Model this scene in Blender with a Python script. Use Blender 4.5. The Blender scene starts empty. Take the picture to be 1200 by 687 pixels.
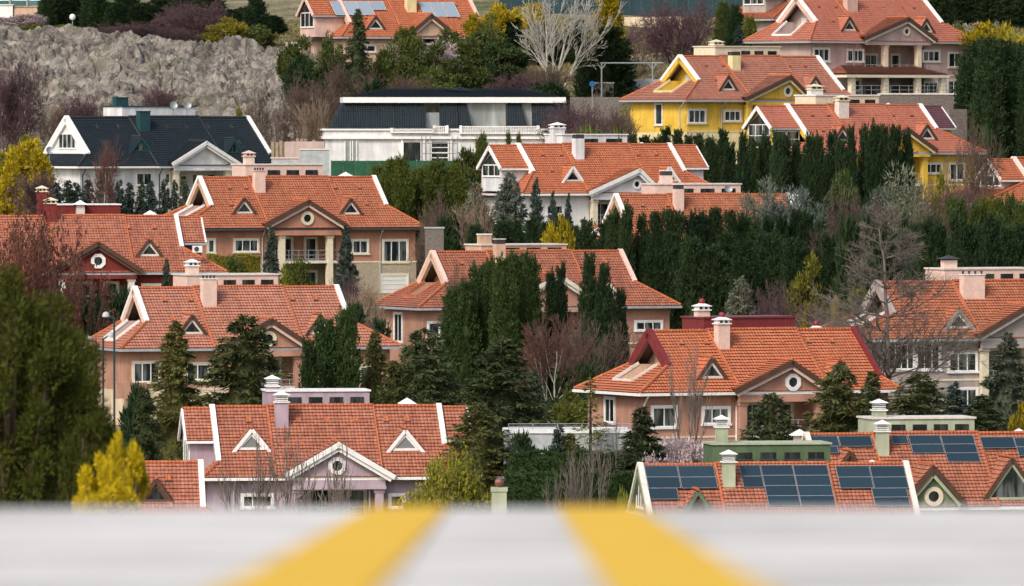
import bpy, bmesh, math, random
import numpy as np
from mathutils import Vector, Matrix
R = math.radians
rng = random.Random(7)
scene = bpy.context.scene
col = scene.collection

# ---------------------------------------------------------------- camera, sky, sun, exposure
FPX = 10000.0            # focal length in pixels of the 1200 px wide photograph
HORIZON = 140.0
PITCH = math.atan((343.5 - HORIZON) / FPX)
cam_data = bpy.data.cameras.new('camera')
cam = bpy.data.objects.new('camera', cam_data)
col.objects.link(cam)
cam.location = (0, 0, 0)
cam.rotation_euler = (math.pi / 2 - PITCH, 0, 0)
cam_data.sensor_width = 36
cam_data.lens = 36 * FPX / 1200
cam_data.clip_start = 0.5
cam_data.clip_end = 9000
cam_data.dof.use_dof = True
cam_data.dof.focus_distance = 640
cam_data.dof.aperture_fstop = 9.0
scene.camera = cam

SUN_EL, SUN_AZ = 42, -32       # azimuth measured from behind the camera, negative = from the left
world = bpy.data.worlds.new('World')
scene.world = world
world.use_nodes = True
wn = world.node_tree.nodes; wl = world.node_tree.links
wn.clear()
wo = wn.new('ShaderNodeOutputWorld'); bg = wn.new('ShaderNodeBackground'); sky = wn.new('ShaderNodeTexSky')
sky.sky_type = 'NISHITA'; sky.sun_disc = False
sky.sun_elevation = R(SUN_EL)
sun_dir = Vector((math.sin(R(SUN_AZ)) * math.cos(R(SUN_EL)), -math.cos(R(SUN_AZ)) * math.cos(R(SUN_EL)), math.sin(R(SUN_EL))))
sky.sun_rotation = math.atan2(sun_dir.x, sun_dir.y)
sky.air_density = 1.0; sky.dust_density = 4.0; sky.ozone_density = 1.0
bg.inputs['Strength'].default_value = 0.15
wl.new(sky.outputs[0], bg.inputs[0]); wl.new(bg.outputs[0], wo.inputs[0])
sd = bpy.data.lights.new('sun', 'SUN'); sd.energy = 1.5; sd.angle = R(12); sd.color = (1.0, 0.95, 0.88)
so = bpy.data.objects.new('sun', sd); col.objects.link(so)
so.rotation_euler = sun_dir.to_track_quat('Z', 'Y').to_euler()
scene.view_settings.view_transform = 'Standard'
scene.view_settings.look = 'None'
scene.view_settings.gamma = 1
scene.view_settings.use_curve_mapping = False
scene.view_settings.exposure = 0.36
scene.cycles.max_bounces = 4
scene.cycles.diffuse_bounces = 2
scene.cycles.glossy_bounces = 2
scene.cycles.transmission_bounces = 2
scene.cycles.transparent_max_bounces = 4

# ---------------------------------------------------------------- projection helpers
FWD = Vector((0, math.cos(PITCH), -math.sin(PITCH))); UP = Vector((0, math.sin(PITCH), math.cos(PITCH)))
def ray(px, py):
    return Vector(((px - 600) / FPX, 0, 0)) + FWD - UP * ((py - 343.5) / FPX)
def at(px, py, Y):
    r = ray(px, py)
    return r * (Y / r.y)
def DS(S): return FPX / S          # distance for a scale in px per metre

# ---------------------------------------------------------------- materials
M = {}
def mat(name, rgb, rough=0.8, spec=0.3, metal=0.0, noise=0.0, nscale=1.0, bump=0.0, bscale=8.0, rgb2=None, coord='Object', emis=None):
    if name in M: return M[name]
    m = bpy.data.materials.new(name); m.use_nodes = True
    nt = m.node_tree; n = nt.nodes; l = nt.links
    b = n['Principled BSDF']
    b.inputs['Base Color'].default_value = (*rgb, 1); b.inputs['Roughness'].default_value = rough
    b.inputs['Specular IOR Level'].default_value = spec; b.inputs['Metallic'].default_value = metal
    tc = n.new('ShaderNodeTexCoord')
    if noise > 0 or rgb2:
        tx = n.new('ShaderNodeTexNoise'); tx.inputs['Scale'].default_value = nscale; tx.inputs['Detail'].default_value = 6
        tx.inputs['Roughness'].default_value = 0.65
        l.new(tc.outputs[coord], tx.inputs['Vector'])
        rp = n.new('ShaderNodeValToRGB'); rp.color_ramp.elements[0].position = 0.32; rp.color_ramp.elements[1].position = 0.68
        a = rgb; c2 = rgb2 or tuple(min(1, c * (1 + noise)) for c in rgb)
        a = rgb if rgb2 else tuple(c * (1 - noise) for c in rgb)
        rp.color_ramp.elements[0].color = (*a, 1); rp.color_ramp.elements[1].color = (*c2, 1)
        l.new(tx.outputs['Fac'], rp.inputs['Fac']); l.new(rp.outputs['Color'], b.inputs['Base Color'])
    if bump > 0:
        t2 = n.new('ShaderNodeTexNoise'); t2.inputs['Scale'].default_value = bscale; t2.inputs['Detail'].default_value = 5
        l.new(tc.outputs[coord], t2.inputs['Vector'])
        bp = n.new('ShaderNodeBump'); bp.inputs['Strength'].default_value = bump; bp.inputs['Distance'].default_value = 0.05
        l.new(t2.outputs['Fac'], bp.inputs['Height']); l.new(bp.outputs[0], b.inputs['Normal'])
    M[name] = m
    return m

def math_node(nt, op, a, b=None, v=None):
    n = nt.nodes.new('ShaderNodeMath'); n.operation = op
    if isinstance(a, (int, float)): n.inputs[0].default_value = a
    else: nt.links.new(a, n.inputs[0])
    if b is not None:
        if isinstance(b, (int, float)): n.inputs[1].default_value = b
        else: nt.links.new(b, n.inputs[1])
    return n.outputs[0]

COURSE = 0.34
def tile_mat(name, c1, c2, c3, stain=(0.16, 0.09, 0.06), tilew=0.25, rough=0.75, wear=.38):
    """clay tiles: each tile its own tone, barrel-shaped bump, old stains with a shape of their own"""
    m = bpy.data.materials.new(name); m.use_nodes = True
    nt = m.node_tree; n = nt.nodes; l = nt.links; b = n['Principled BSDF']
    b.inputs['Roughness'].default_value = rough; b.inputs['Specular IOR Level'].default_value = 0.25
    uv = n.new('ShaderNodeUVMap'); sx = n.new('ShaderNodeSeparateXYZ'); l.new(uv.outputs[0], sx.inputs[0])
    row = math_node(nt, 'FLOOR', math_node(nt, 'DIVIDE', sx.outputs[1], COURSE))
    uoff = math_node(nt, 'DIVIDE', sx.outputs[0], tilew)
    cell = math_node(nt, 'FLOOR', uoff)
    cb = n.new('ShaderNodeCombineXYZ'); l.new(cell, cb.inputs[0]); l.new(row, cb.inputs[1])
    wnz = n.new('ShaderNodeTexWhiteNoise'); wnz.noise_dimensions = '3D'; l.new(cb.outputs[0], wnz.inputs['Vector'])
    rp = n.new('ShaderNodeValToRGB')
    e = rp.color_ramp.elements; e[0].position = 0.0; e[0].color = (*c1, 1); e[1].position = 1.0; e[1].color = (*c3, 1)
    k = e.new(0.45); k.color = (*c2, 1)
    tc = n.new('ShaderNodeTexCoord'); ns = n.new('ShaderNodeTexNoise'); ns.inputs['Scale'].default_value = 0.55
    ns.inputs['Detail'].default_value = 7; ns.inputs['Roughness'].default_value = 0.7
    l.new(tc.outputs['Object'], ns.inputs['Vector'])
    f = math_node(nt, 'ADD', math_node(nt, 'MULTIPLY', wnz.outputs['Value'], 0.45), math_node(nt, 'MULTIPLY', ns.outputs['Fac'], 0.5))
    l.new(f, rp.inputs['Fac'])
    # stains
    n2 = n.new('ShaderNodeTexNoise'); n2.inputs['Scale'].default_value = 1.7; n2.inputs['Detail'].default_value = 8; n2.inputs['Roughness'].default_value = 0.75
    l.new(tc.outputs['Object'], n2.inputs['Vector'])
    r2 = n.new('ShaderNodeValToRGB'); r2.color_ramp.elements[0].position = 0.60; r2.color_ramp.elements[1].position = 0.80
    l.new(n2.outputs['Fac'], r2.inputs['Fac'])
    mp = n.new('ShaderNodeMapping'); mp.inputs['Scale'].default_value = (1.1, .16, 1); l.new(uv.outputs[0], mp.inputs[0])
    n3 = n.new('ShaderNodeTexNoise'); n3.inputs['Scale'].default_value = 1.0; n3.inputs['Detail'].default_value = 6; n3.inputs['Roughness'].default_value = .7; l.new(mp.outputs[0], n3.inputs['Vector'])
    r3 = n.new('ShaderNodeValToRGB'); r3.color_ramp.elements[0].position = 0.50; r3.color_ramp.elements[1].position = 0.72; l.new(n3.outputs['Fac'], r3.inputs['Fac'])
    mx = n.new('ShaderNodeMix'); mx.data_type = 'RGBA'
    l.new(math_node(nt, 'MAXIMUM', math_node(nt, 'MULTIPLY', r2.outputs['Color'], 0.6), math_node(nt, 'MULTIPLY', r3.outputs['Color'], wear)), mx.inputs['Factor'])
    l.new(rp.outputs['Color'], mx.inputs['A']); mx.inputs['B'].default_value = (*stain, 1)
    l.new(mx.outputs['Result'], b.inputs['Base Color'])
    fr = math_node(nt, 'FRACT', uoff)
    hgt = math_node(nt, 'POWER', math_node(nt, 'ABSOLUTE', math_node(nt, 'SINE', math_node(nt, 'MULTIPLY', fr, math.pi))), 0.6)
    bp = n.new('ShaderNodeBump'); bp.inputs['Strength'].default_value = 0.8; bp.inputs['Distance'].default_value = 0.06
    l.new(hgt, bp.inputs['Height']); l.new(bp.outputs[0], b.inputs['Normal'])
    M[name] = m
    return m

tile_mat('tile_orange', (0.33, 0.108, 0.055), (0.46, 0.156, 0.080), (0.56, 0.23, 0.13))
tile_mat('tile_bright', (0.44, 0.125, 0.056), (0.54, 0.168, 0.078), (0.62, 0.24, 0.13))
tile_mat('tile_pale', (0.45, 0.14, 0.085), (0.54, 0.185, 0.115), (0.62, 0.26, 0.18))
tile_mat('tile_worn', (0.25, 0.09, 0.058), (0.41, 0.148, 0.09), (0.56, 0.25, 0.155), stain=(0.12, 0.065, 0.05))
tile_mat('tile_rust', (0.27, 0.095, 0.055), (0.40, 0.145, 0.085), (0.54, 0.23, 0.14), stain=(0.13, 0.075, 0.06), wear=.6)
tile_mat('tile_faded', (0.38, 0.15, 0.095), (0.49, 0.20, 0.13), (0.60, 0.29, 0.20), stain=(0.20, 0.11, 0.08), wear=.5)
tile_mat('tile_slate', (0.013, 0.020, 0.026), (0.020, 0.030, 0.037), (0.032, 0.045, 0.054), stain=(0.018, 0.022, 0.025), rough=0.6)
tile_mat('tile_plum', (0.11, 0.05, 0.06), (0.15, 0.07, 0.08), (0.19, 0.09, 0.10), stain=(0.08, 0.05, 0.05))
tile_mat('ridge_slate', (0.02, 0.03, 0.034), (0.03, 0.038, 0.044), (0.04, 0.05, 0.055))
tile_mat('ridge_clay', (0.30, 0.085, 0.035), (0.44, 0.13, 0.055), (0.54, 0.20, 0.10), stain=(0.10, 0.06, 0.04))

def wall_mat(name, rgb, n=0.10, streak=True):
    m = bpy.data.materials.new(name); m.use_nodes = True
    nt = m.node_tree; nn = nt.nodes; l = nt.links; b = nn['Principled BSDF']
    b.inputs['Roughness'].default_value = 0.9; b.inputs['Specular IOR Level'].default_value = 0.15
    tc = nn.new('ShaderNodeTexCoord')
    mp = nn.new('ShaderNodeMapping'); mp.inputs['Scale'].default_value = (2.2, 2.2, 0.25)
    l.new(tc.outputs['Object'], mp.inputs[0])
    t = nn.new('ShaderNodeTexNoise'); t.inputs['Scale'].default_value = 1.0; t.inputs['Detail'].default_value = 7; t.inputs['Roughness'].default_value = 0.7
    l.new(mp.outputs[0], t.inputs['Vector'])
    t2 = nn.new('ShaderNodeTexNoise'); t2.inputs['Scale'].default_value = 0.6; t2.inputs['Detail'].default_value = 5
    l.new(tc.outputs['Object'], t2.inputs['Vector'])
    f = math_node(nt, 'ADD', math_node(nt, 'MULTIPLY', t.outputs['Fac'], 0.5), math_node(nt, 'MULTIPLY', t2.outputs['Fac'], 0.5))
    rp = nn.new('ShaderNodeValToRGB'); rp.color_ramp.elements[0].position = 0.36; rp.color_ramp.elements[1].position = 0.62
    rp.color_ramp.elements[0].color = (*[c * (1 - 3.0 * n) for c in rgb], 1); rp.color_ramp.elements[1].color = (*[min(1, c * (1 + n)) for c in rgb], 1)
    l.new(f, rp.inputs[0]); l.new(rp.outputs[0], b.inputs['Base Color'])
    M[name] = m; return m
for nm, c in dict(w_lilac=(0.42, 0.33, 0.38), w_pink=(0.45, 0.25, 0.18), w_pinktan=(0.44, 0.22, 0.15), w_tan=(0.46, 0.25, 0.18), w_red=(0.19, 0.035, 0.030),
                  w_yellow=(0.72, 0.47, 0.07), w_white=(0.72, 0.72, 0.72), w_cream=(0.66, 0.54, 0.38), w_rose=(0.50, 0.38, 0.35), w_grey=(0.38, 0.33, 0.30),
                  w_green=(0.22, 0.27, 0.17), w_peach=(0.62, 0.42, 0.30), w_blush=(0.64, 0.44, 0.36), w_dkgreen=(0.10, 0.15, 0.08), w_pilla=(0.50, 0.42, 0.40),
                  w_palegreen=(0.42, 0.46, 0.33), w_paleyel=(0.78, 0.66, 0.36), w_brown=(0.13, 0.055, 0.045)).items():
    wall_mat(nm, c)
mat('white', (0.78, 0.77, 0.75), rough=0.7, noise=0.10, nscale=3)
mat('offwhite', (0.66, 0.61, 0.54), rough=0.8, noise=0.16, nscale=3)
mat('cream', (0.68, 0.60, 0.44), rough=0.8, noise=0.12, nscale=2.5)
mat('blush', (0.68, 0.50, 0.42), rough=0.8, noise=0.12, nscale=2.5)
mat('brown', (0.085, 0.045, 0.030), rough=0.7, noise=0.2, nscale=3)
mat('maroon', (0.17, 0.022, 0.022), rough=0.45, spec=0.5, noise=0.2, nscale=2)
mat('dkgrey', (0.05, 0.055, 0.06), rough=0.6, noise=0.2, nscale=2)
mat('teal', (0.018, 0.060, 0.068), rough=0.55, noise=0.2, nscale=2)
mat('dkteal', (0.015, 0.045, 0.055), rough=0.6, noise=0.3, nscale=0.5)
mat('greenframe', (0.10, 0.15, 0.09), rough=0.7, noise=0.2, nscale=3)
mat('zinc', (0.42, 0.43, 0.45), rough=0.5, metal=0.3, noise=0.15, nscale=3)
mat('metal', (0.30, 0.33, 0.33), rough=0.5, metal=0.4, noise=0.15, nscale=3)
mat('wire', (0.03, 0.03, 0.03), rough=0.6)
mat('louvre_and_shade', (0.05, 0.045, 0.045), rough=0.6, noise=0.2, nscale=3)
mat('redball', (0.22, 0.010, 0.015), rough=0.25, spec=0.6)
mat('copperball', (0.30, 0.14, 0.11), rough=0.35, metal=0.6, noise=0.3, nscale=6)
mat('door_white', (0.66, 0.66, 0.62), rough=0.6, noise=0.08, nscale=2)
mat('curtain', (0.55, 0.55, 0.52), rough=0.9, noise=0.15, nscale=3)
mat('tarp_pale', (.40, .43, .43), rough=0.7, noise=0.25, nscale=1.5)
mat('sign_blue', (0.02, 0.13, 0.35), rough=0.4)
mat('soil', (0.16, 0.11, 0.08), noise=0.4, nscale=0.8)

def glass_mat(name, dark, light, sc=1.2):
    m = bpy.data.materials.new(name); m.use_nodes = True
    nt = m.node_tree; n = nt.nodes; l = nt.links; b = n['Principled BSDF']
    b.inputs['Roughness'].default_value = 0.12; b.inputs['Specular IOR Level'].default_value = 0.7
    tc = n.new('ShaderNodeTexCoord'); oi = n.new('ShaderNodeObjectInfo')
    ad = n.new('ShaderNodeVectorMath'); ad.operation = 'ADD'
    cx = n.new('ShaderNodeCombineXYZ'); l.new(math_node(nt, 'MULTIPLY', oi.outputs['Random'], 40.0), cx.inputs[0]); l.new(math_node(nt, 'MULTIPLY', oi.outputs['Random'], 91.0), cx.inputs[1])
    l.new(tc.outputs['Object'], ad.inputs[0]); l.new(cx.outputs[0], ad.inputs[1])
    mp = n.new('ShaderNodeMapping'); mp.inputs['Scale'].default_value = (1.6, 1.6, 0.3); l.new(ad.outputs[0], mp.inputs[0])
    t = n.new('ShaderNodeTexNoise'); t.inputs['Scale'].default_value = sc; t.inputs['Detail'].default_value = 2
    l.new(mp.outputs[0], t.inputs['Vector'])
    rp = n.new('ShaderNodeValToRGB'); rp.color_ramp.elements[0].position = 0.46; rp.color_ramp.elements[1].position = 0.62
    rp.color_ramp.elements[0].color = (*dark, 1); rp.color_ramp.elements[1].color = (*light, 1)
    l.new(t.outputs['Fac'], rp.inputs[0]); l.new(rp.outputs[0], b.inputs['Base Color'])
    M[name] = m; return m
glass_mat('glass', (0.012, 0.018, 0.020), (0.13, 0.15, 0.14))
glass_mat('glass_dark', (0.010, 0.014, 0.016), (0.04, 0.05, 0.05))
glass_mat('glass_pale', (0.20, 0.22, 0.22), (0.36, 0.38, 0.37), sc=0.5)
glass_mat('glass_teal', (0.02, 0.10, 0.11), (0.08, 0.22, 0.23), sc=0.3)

def solar_mat(name, base, line):
    m = bpy.data.materials.new(name); m.use_nodes = True
    nt = m.node_tree; n = nt.nodes; l = nt.links; b = n['Principled BSDF']
    b.inputs['Roughness'].default_value = 0.22; b.inputs['Specular IOR Level'].default_value = 0.6
    uv = n.new('ShaderNodeUVMap'); sx = n.new('ShaderNodeSeparateXYZ'); l.new(uv.outputs[0], sx.inputs[0])
    def ln(o, per, w):
        return math_node(nt, 'LESS_THAN', math_node(nt, 'FRACT', math_node(nt, 'DIVIDE', o, per)), w)
    g = math_node(nt, 'MAXIMUM', ln(sx.outputs[0], 0.16, 0.12), ln(sx.outputs[1], 0.16, 0.12))
    oi = n.new('ShaderNodeObjectInfo')
    mx = n.new('ShaderNodeMix'); mx.data_type = 'RGBA'; l.new(math_node(nt, 'MULTIPLY', g, 0.5), mx.inputs['Factor'])
    rp = n.new('ShaderNodeValToRGB'); l.new(oi.outputs['Random'], rp.inputs[0])
    rp.color_ramp.elements[0].color = (*[c * 0.8 for c in base], 1); rp.color_ramp.elements[1].color = (*[c * 1.2 for c in base], 1)
    l.new(rp.outputs[0], mx.inputs['A']); mx.inputs['B'].default_value = (*line, 1)
    l.new(mx.outputs['Result'], b.inputs['Base Color'])
    M[name] = m; return m
solar_mat('solar', (0.017, 0.036, 0.050), (0.035, 0.055, 0.068))
solar_mat('solar_pale', (0.26, 0.32, 0.37), (0.40, 0.45, 0.50))

def stone_mat(name, c1, c2, mortar, sc=3.0, squash=1.6):
    m = bpy.data.materials.new(name); m.use_nodes = True
    nt = m.node_tree; n = nt.nodes; l = nt.links; b = n['Principled BSDF']; b.inputs['Roughness'].default_value = 0.95
    tc = n.new('ShaderNodeTexCoord'); mp = n.new('ShaderNodeMapping'); mp.inputs['Scale'].default_value = (sc, sc, sc * squash)
    l.new(tc.outputs['Object'], mp.inputs[0])
    v = n.new('ShaderNodeTexVoronoi'); l.new(mp.outputs[0], v.inputs['Vector'])
    v2 = n.new('ShaderNodeTexVoronoi'); v2.feature = 'DISTANCE_TO_EDGE'; l.new(mp.outputs[0], v2.inputs['Vector'])
    sh = n.new('ShaderNodeSeparateColor'); l.new(v.outputs['Color'], sh.inputs[0])
    rp = n.new('ShaderNodeValToRGB'); rp.color_ramp.elements[0].color = (*c1, 1); rp.color_ramp.elements[1].color = (*c2, 1)
    l.new(sh.outputs[0], rp.inputs[0])
    r2 = n.new('ShaderNodeValToRGB'); r2.color_ramp.elements[0].position = 0.02; r2.color_ramp.elements[1].position = 0.09
    l.new(v2.outputs['Distance'], r2.inputs[0])
    mx = n.new('ShaderNodeMix'); mx.data_type = 'RGBA'; l.new(r2.outputs[0], mx.inputs['Factor'])
    mx.inputs['A'].default_value = (*mortar, 1); l.new(rp.outputs[0], mx.inputs['B']); l.new(mx.outputs['Result'], b.inputs['Base Color'])
    bp = n.new('ShaderNodeBump'); bp.inputs['Distance'].default_value = 0.06; l.new(r2.outputs[0], bp.inputs['Height']); l.new(bp.outputs[0], b.inputs['Normal'])
    M[name] = m; return m
stone_mat('stone', (0.22, 0.19, 0.16), (0.46, 0.40, 0.34), (0.12, 0.10, 0.09))
stone_mat('stone_cream', (0.54, 0.45, 0.30), (0.70, 0.60, 0.44), (0.42, 0.36, 0.26), sc=2.2, squash=1.3)

# ---------------------------------------------------------------- tagging and mesh building
def tag(o, label=None, cat=None, group=None, kind=None):
    if label: o['label'] = label
    if cat: o['category'] = cat
    if group: o['group'] = group
    if kind: o['kind'] = kind
    return o
def empty(name, loc, rz=0.0):
    o = bpy.data.objects.new(name, None); col.objects.link(o)
    o.location = loc; o.rotation_euler = (0, 0, rz); o.empty_display_size = 0.5
    return o

class MB:
    def __init__(s): s.v = []; s.f = []; s.m = []; s.mats = []
    def mi(s, m):
        if m not in s.mats: s.mats.append(m)
        return s.mats.index(m)
    def poly(s, pts, m):
        b = len(s.v); s.v += [tuple(p) for p in pts]; s.f.append(tuple(range(b, b + len(pts)))); s.m.append(s.mi(m)); return s
    def mesh(s, vs, fs, m):
        b = len(s.v); s.v += [tuple(p) for p in vs]; k = s.mi(m)
        for f in fs: s.f.append(tuple(b + i for i in f)); s.m.append(k)
        return s
    BOXF = [(0, 3, 2, 1), (4, 5, 6, 7), (0, 1, 5, 4), (1, 2, 6, 5), (2, 3, 7, 6), (3, 0, 4, 7)]
    def box(s, x0, x1, y0, y1, z0, z1, m):
        return s.mesh([(x0, y0, z0), (x1, y0, z0), (x1, y1, z0), (x0, y1, z0), (x0, y0, z1), (x1, y0, z1), (x1, y1, z1), (x0, y1, z1)], s.BOXF, m)
    def bar(s, a, b, w, h, m, up=(0, 0, 1)):
        """box section w wide, h high along a-b"""
        a = Vector(a); b = Vector(b); d = (b - a).normalized(); u = Vector(up)
        sd_ = d.cross(u)
        if sd_.length < 1e-5: sd_ = d.cross(Vector((0, 1, 0)))
        sd_.normalize(); u = sd_.cross(d)
        vs = []
        for p in (a, b):
            vs += [p - sd_ * w / 2 - u * h / 2, p + sd_ * w / 2 - u * h / 2, p + sd_ * w / 2 + u * h / 2, p - sd_ * w / 2 + u * h / 2]
        return s.mesh(vs, [(0, 1, 2, 3)[::-1], (4, 5, 6, 7), (0, 1, 5, 4), (1, 2, 6, 5), (2, 3, 7, 6), (3, 0, 4, 7)], m)
    def tube(s, a, b, r, m, n=6, r2=None, cap=True):
        a = Vector(a); b = Vector(b); d = (b - a).normalized(); r2 = r if r2 is None else r2
        t = d.cross(Vector((0, 0, 1)) if abs(d.z) < 0.9 else Vector((1, 0, 0))).normalized(); w = d.cross(t)
        vs = [];
        for p, rr in ((a, r), (b, r2)):
            vs += [p + (t * math.cos(2 * math.pi * i / n) + w * math.sin(2 * math.pi * i / n)) * rr for i in range(n)]
        fs = [(i, (i + 1) % n, n + (i + 1) % n, n + i) for i in range(n)]
        if cap: fs += [tuple(range(n))[::-1], tuple(range(n, 2 * n))]
        return s.mesh(vs, fs, m)
    def lathe(s, prof, m, n=12, c=(0, 0, 0)):
        vs = []; fs = []
        for (r, z) in prof:
            vs += [(c[0] + r * math.cos(2 * math.pi * i / n), c[1] + r * math.sin(2 * math.pi * i / n), c[2] + z) for i in range(n)]
        for k in range(len(prof) - 1):
            fs += [(k * n + i, k * n + (i + 1) % n, (k + 1) * n + (i + 1) % n, (k + 1) * n + i) for i in range(n)]
        return s.mesh(vs, fs, m)
    def data(s, name):
        me = bpy.data.meshes.new(name); me.from_pydata(s.v, [], s.f)
        for m in s.mats: me.materials.append(M[m])
        me.polygons.foreach_set('material_index', s.m)
        uvl = me.uv_layers.new(name='UVMap')
        me.update()
        uv = uvl.data; z = Vector((0, 0, 1))
        for p in me.polygons:
            nn = p.normal
            if nn.z < 0: nn = -nn
            h = z.cross(nn)
            if h.length < 1e-4: h = Vector((1, 0, 0)); vv = Vector((0, 1, 0))
            else: h.normalize(); vv = nn.cross(h)
            for li in p.loop_indices:
                co = me.vertices[me.loops[li].vertex_index].co
                uv[li].uv = (co.dot(h), co.dot(vv))
        return me
    def build(s, name, parent=None, loc=None, rot=None):
        o = bpy.data.objects.new(name, s.data(name)); col.objects.link(o)
        if parent: o.parent = parent
        if loc is not None: o.location = loc
        if rot is not None: o.rotation_euler = rot
        return o

def clip_band(pts, lo, hi):
    """clip a list of (u,v) to lo<=v<=hi"""
    def half(ps, lim, sgn):
        out = []
        for i in range(len(ps)):
            a = ps[i]; b = ps[(i + 1) % len(ps)]
            da = sgn * (a[1] - lim); db = sgn * (b[1] - lim)
            if da >= 0: out.append(a)
            if (da >= 0) != (db >= 0):
                t = da / (da - db); out.append((a[0] + (b[0] - a[0]) * t, a[1] + (b[1] - a[1]) * t))
        return out
    p = half(pts, lo, 1)
    if len(p) < 3: return []
    p = half(p, hi, -1)
    return p if len(p) >= 3 else []

def roof_plane(mb, pts, m, lift=0.0, lip=0.075, course=COURSE, under=None, thick=0.14):
    """a tiled slope built course by course: each course overhangs the one below it, leaving the open dark joint of real tiles"""
    pts = [Vector(p) for p in pts]
    n = Vector((0, 0, 0))
    for i in range(len(pts)): n += pts[i].cross(pts[(i + 1) % len(pts)])
    n.normalize()
    if n.z < 0: n = -n; pts = pts[::-1]
    h = Vector((0, 0, 1)).cross(n).normalized(); v = n.cross(h)
    base = n * pts[0].dot(n)
    q = [(p.dot(h), p.dot(v)) for p in pts]
    vmin = min(a[1] for a in q); vmax = max(a[1] for a in q)
    k0 = math.floor(vmin / course); k1 = math.ceil(vmax / course)
    for k in range(k0, k1):
        band = clip_band(q, k * course, (k + 1.30) * course)
        if not band: continue
        P = []
        for (u, w) in band:
            t = (w - k * course) / course
            P.append(base + h * u + v * w + n * (lift + lip * (1 - t)))
        mb.poly(P, m)
    if under:
        mb.poly([p - n * thick for p in pts][::-1], under)
    else:
        mb.poly([p - n * 0.10 + n * min(lift, .04) for p in pts][::-1], 'brown')

# windows, shared by size
_wcache = {}
def window_meshes(w, h, ncol, nrow, cas, glass, frame, depth):
    key = (round(w, 1), round(h, 1), ncol, nrow, cas, glass, frame)
    if key in _wcache: return _wcache[key]
    w, h = key[0], key[1]
    a = MB()
    t = 0.16
    if cas:
        a.box(-w / 2 - t, w / 2 + t, -0.09, 0.0, h / 2, h / 2 + t, cas)
        a.box(-w / 2 - t - .06, w / 2 + t + .06, -0.14, 0.0, -h / 2 - t, -h / 2, cas)
        a.box(-w / 2 - t, -w / 2, -0.09, 0.0, -h / 2, h / 2, cas); a.box(w / 2, w / 2 + t, -0.09, 0.0, -h / 2, h / 2, cas)
    else:
        a.box(-w / 2 - .04, w / 2 + .04, -0.10, 0.0, -h / 2 - .08, -h / 2, frame)
    f = MB(); s = 0.075
    f.box(-w / 2, w / 2, -0.07, 0.02, h / 2 - s, h / 2, frame); f.box(-w / 2, w / 2, -0.07, 0.02, -h / 2, -h / 2 + s, frame)
    f.box(-w / 2, -w / 2 + s, -0.07, 0.02, -h / 2 + s, h / 2 - s, frame); f.box(w / 2 - s, w / 2, -0.07, 0.02, -h / 2 + s, h / 2 - s, frame)
    for i in range(1, ncol):
        x = -w / 2 + w * i / ncol; f.box(x - s / 2, x + s / 2, -0.06, 0.02, -h / 2 + s, h / 2 - s, frame)
    for j in range(1, nrow):
        z = -h / 2 + h * j / nrow
        for i in range(ncol):
            x0 = -w / 2 + w * i / ncol + (s if i == 0 else s / 2); x1 = -w / 2 + w * (i + 1) / ncol - (s if i == ncol - 1 else s / 2)
            f.box(x0, x1, -0.055, 0.02, z - s / 3, z + s / 3, frame)
    g = MB(); g.box(-w / 2 + .02, w / 2 - .02, -0.025, 0.03, -h / 2 + .02, h / 2 - .02, glass)
    r = (a.data('window_casing'), f.data('frame'), g.data('pane'))
    _wcache[key] = r
    return r
def add_window(parent, c, w, h, rz=0.0, ncol=None, nrow=1, cas='cream', glass='glass', frame='white', name='window', deep=True):
    if ncol is None: ncol = max(1, int(round(w / 0.75)))
    a, f, g = window_meshes(w, h, ncol, nrow, cas, glass, frame, 0)
    o = bpy.data.objects.new(name, a); col.objects.link(o); o.parent = parent; o.location = c; o.rotation_euler = (0, 0, rz)
    if deep:
        for nm, me in (('frame', f), ('pane', g)):
            k = bpy.data.objects.new(nm, me); col.objects.link(k); k.parent = o
    else:
        for nm, me in (('frame', f), ('pane', g)):
            k = bpy.data.objects.new(nm, me); col.objects.link(k); k.parent = parent; k.location = c; k.rotation_euler = (0, 0, rz)
    return o
# ---------------------------------------------------------------- the villa: one kind, many individuals
TERRAIN_PTS = []       # (x, y, z) collected from the houses, used to fit the hillside under them

def pyramid(mb, cx, cy, z, w, d, h, m):
    mb.mesh([(cx - w, cy - d, z), (cx + w, cy - d, z), (cx + w, cy + d, z), (cx - w, cy + d, z), (cx, cy, z + h)],
            [(3, 2, 1, 0), (0, 1, 4), (1, 2, 4), (2, 3, 4), (3, 0, 4)], m)

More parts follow.
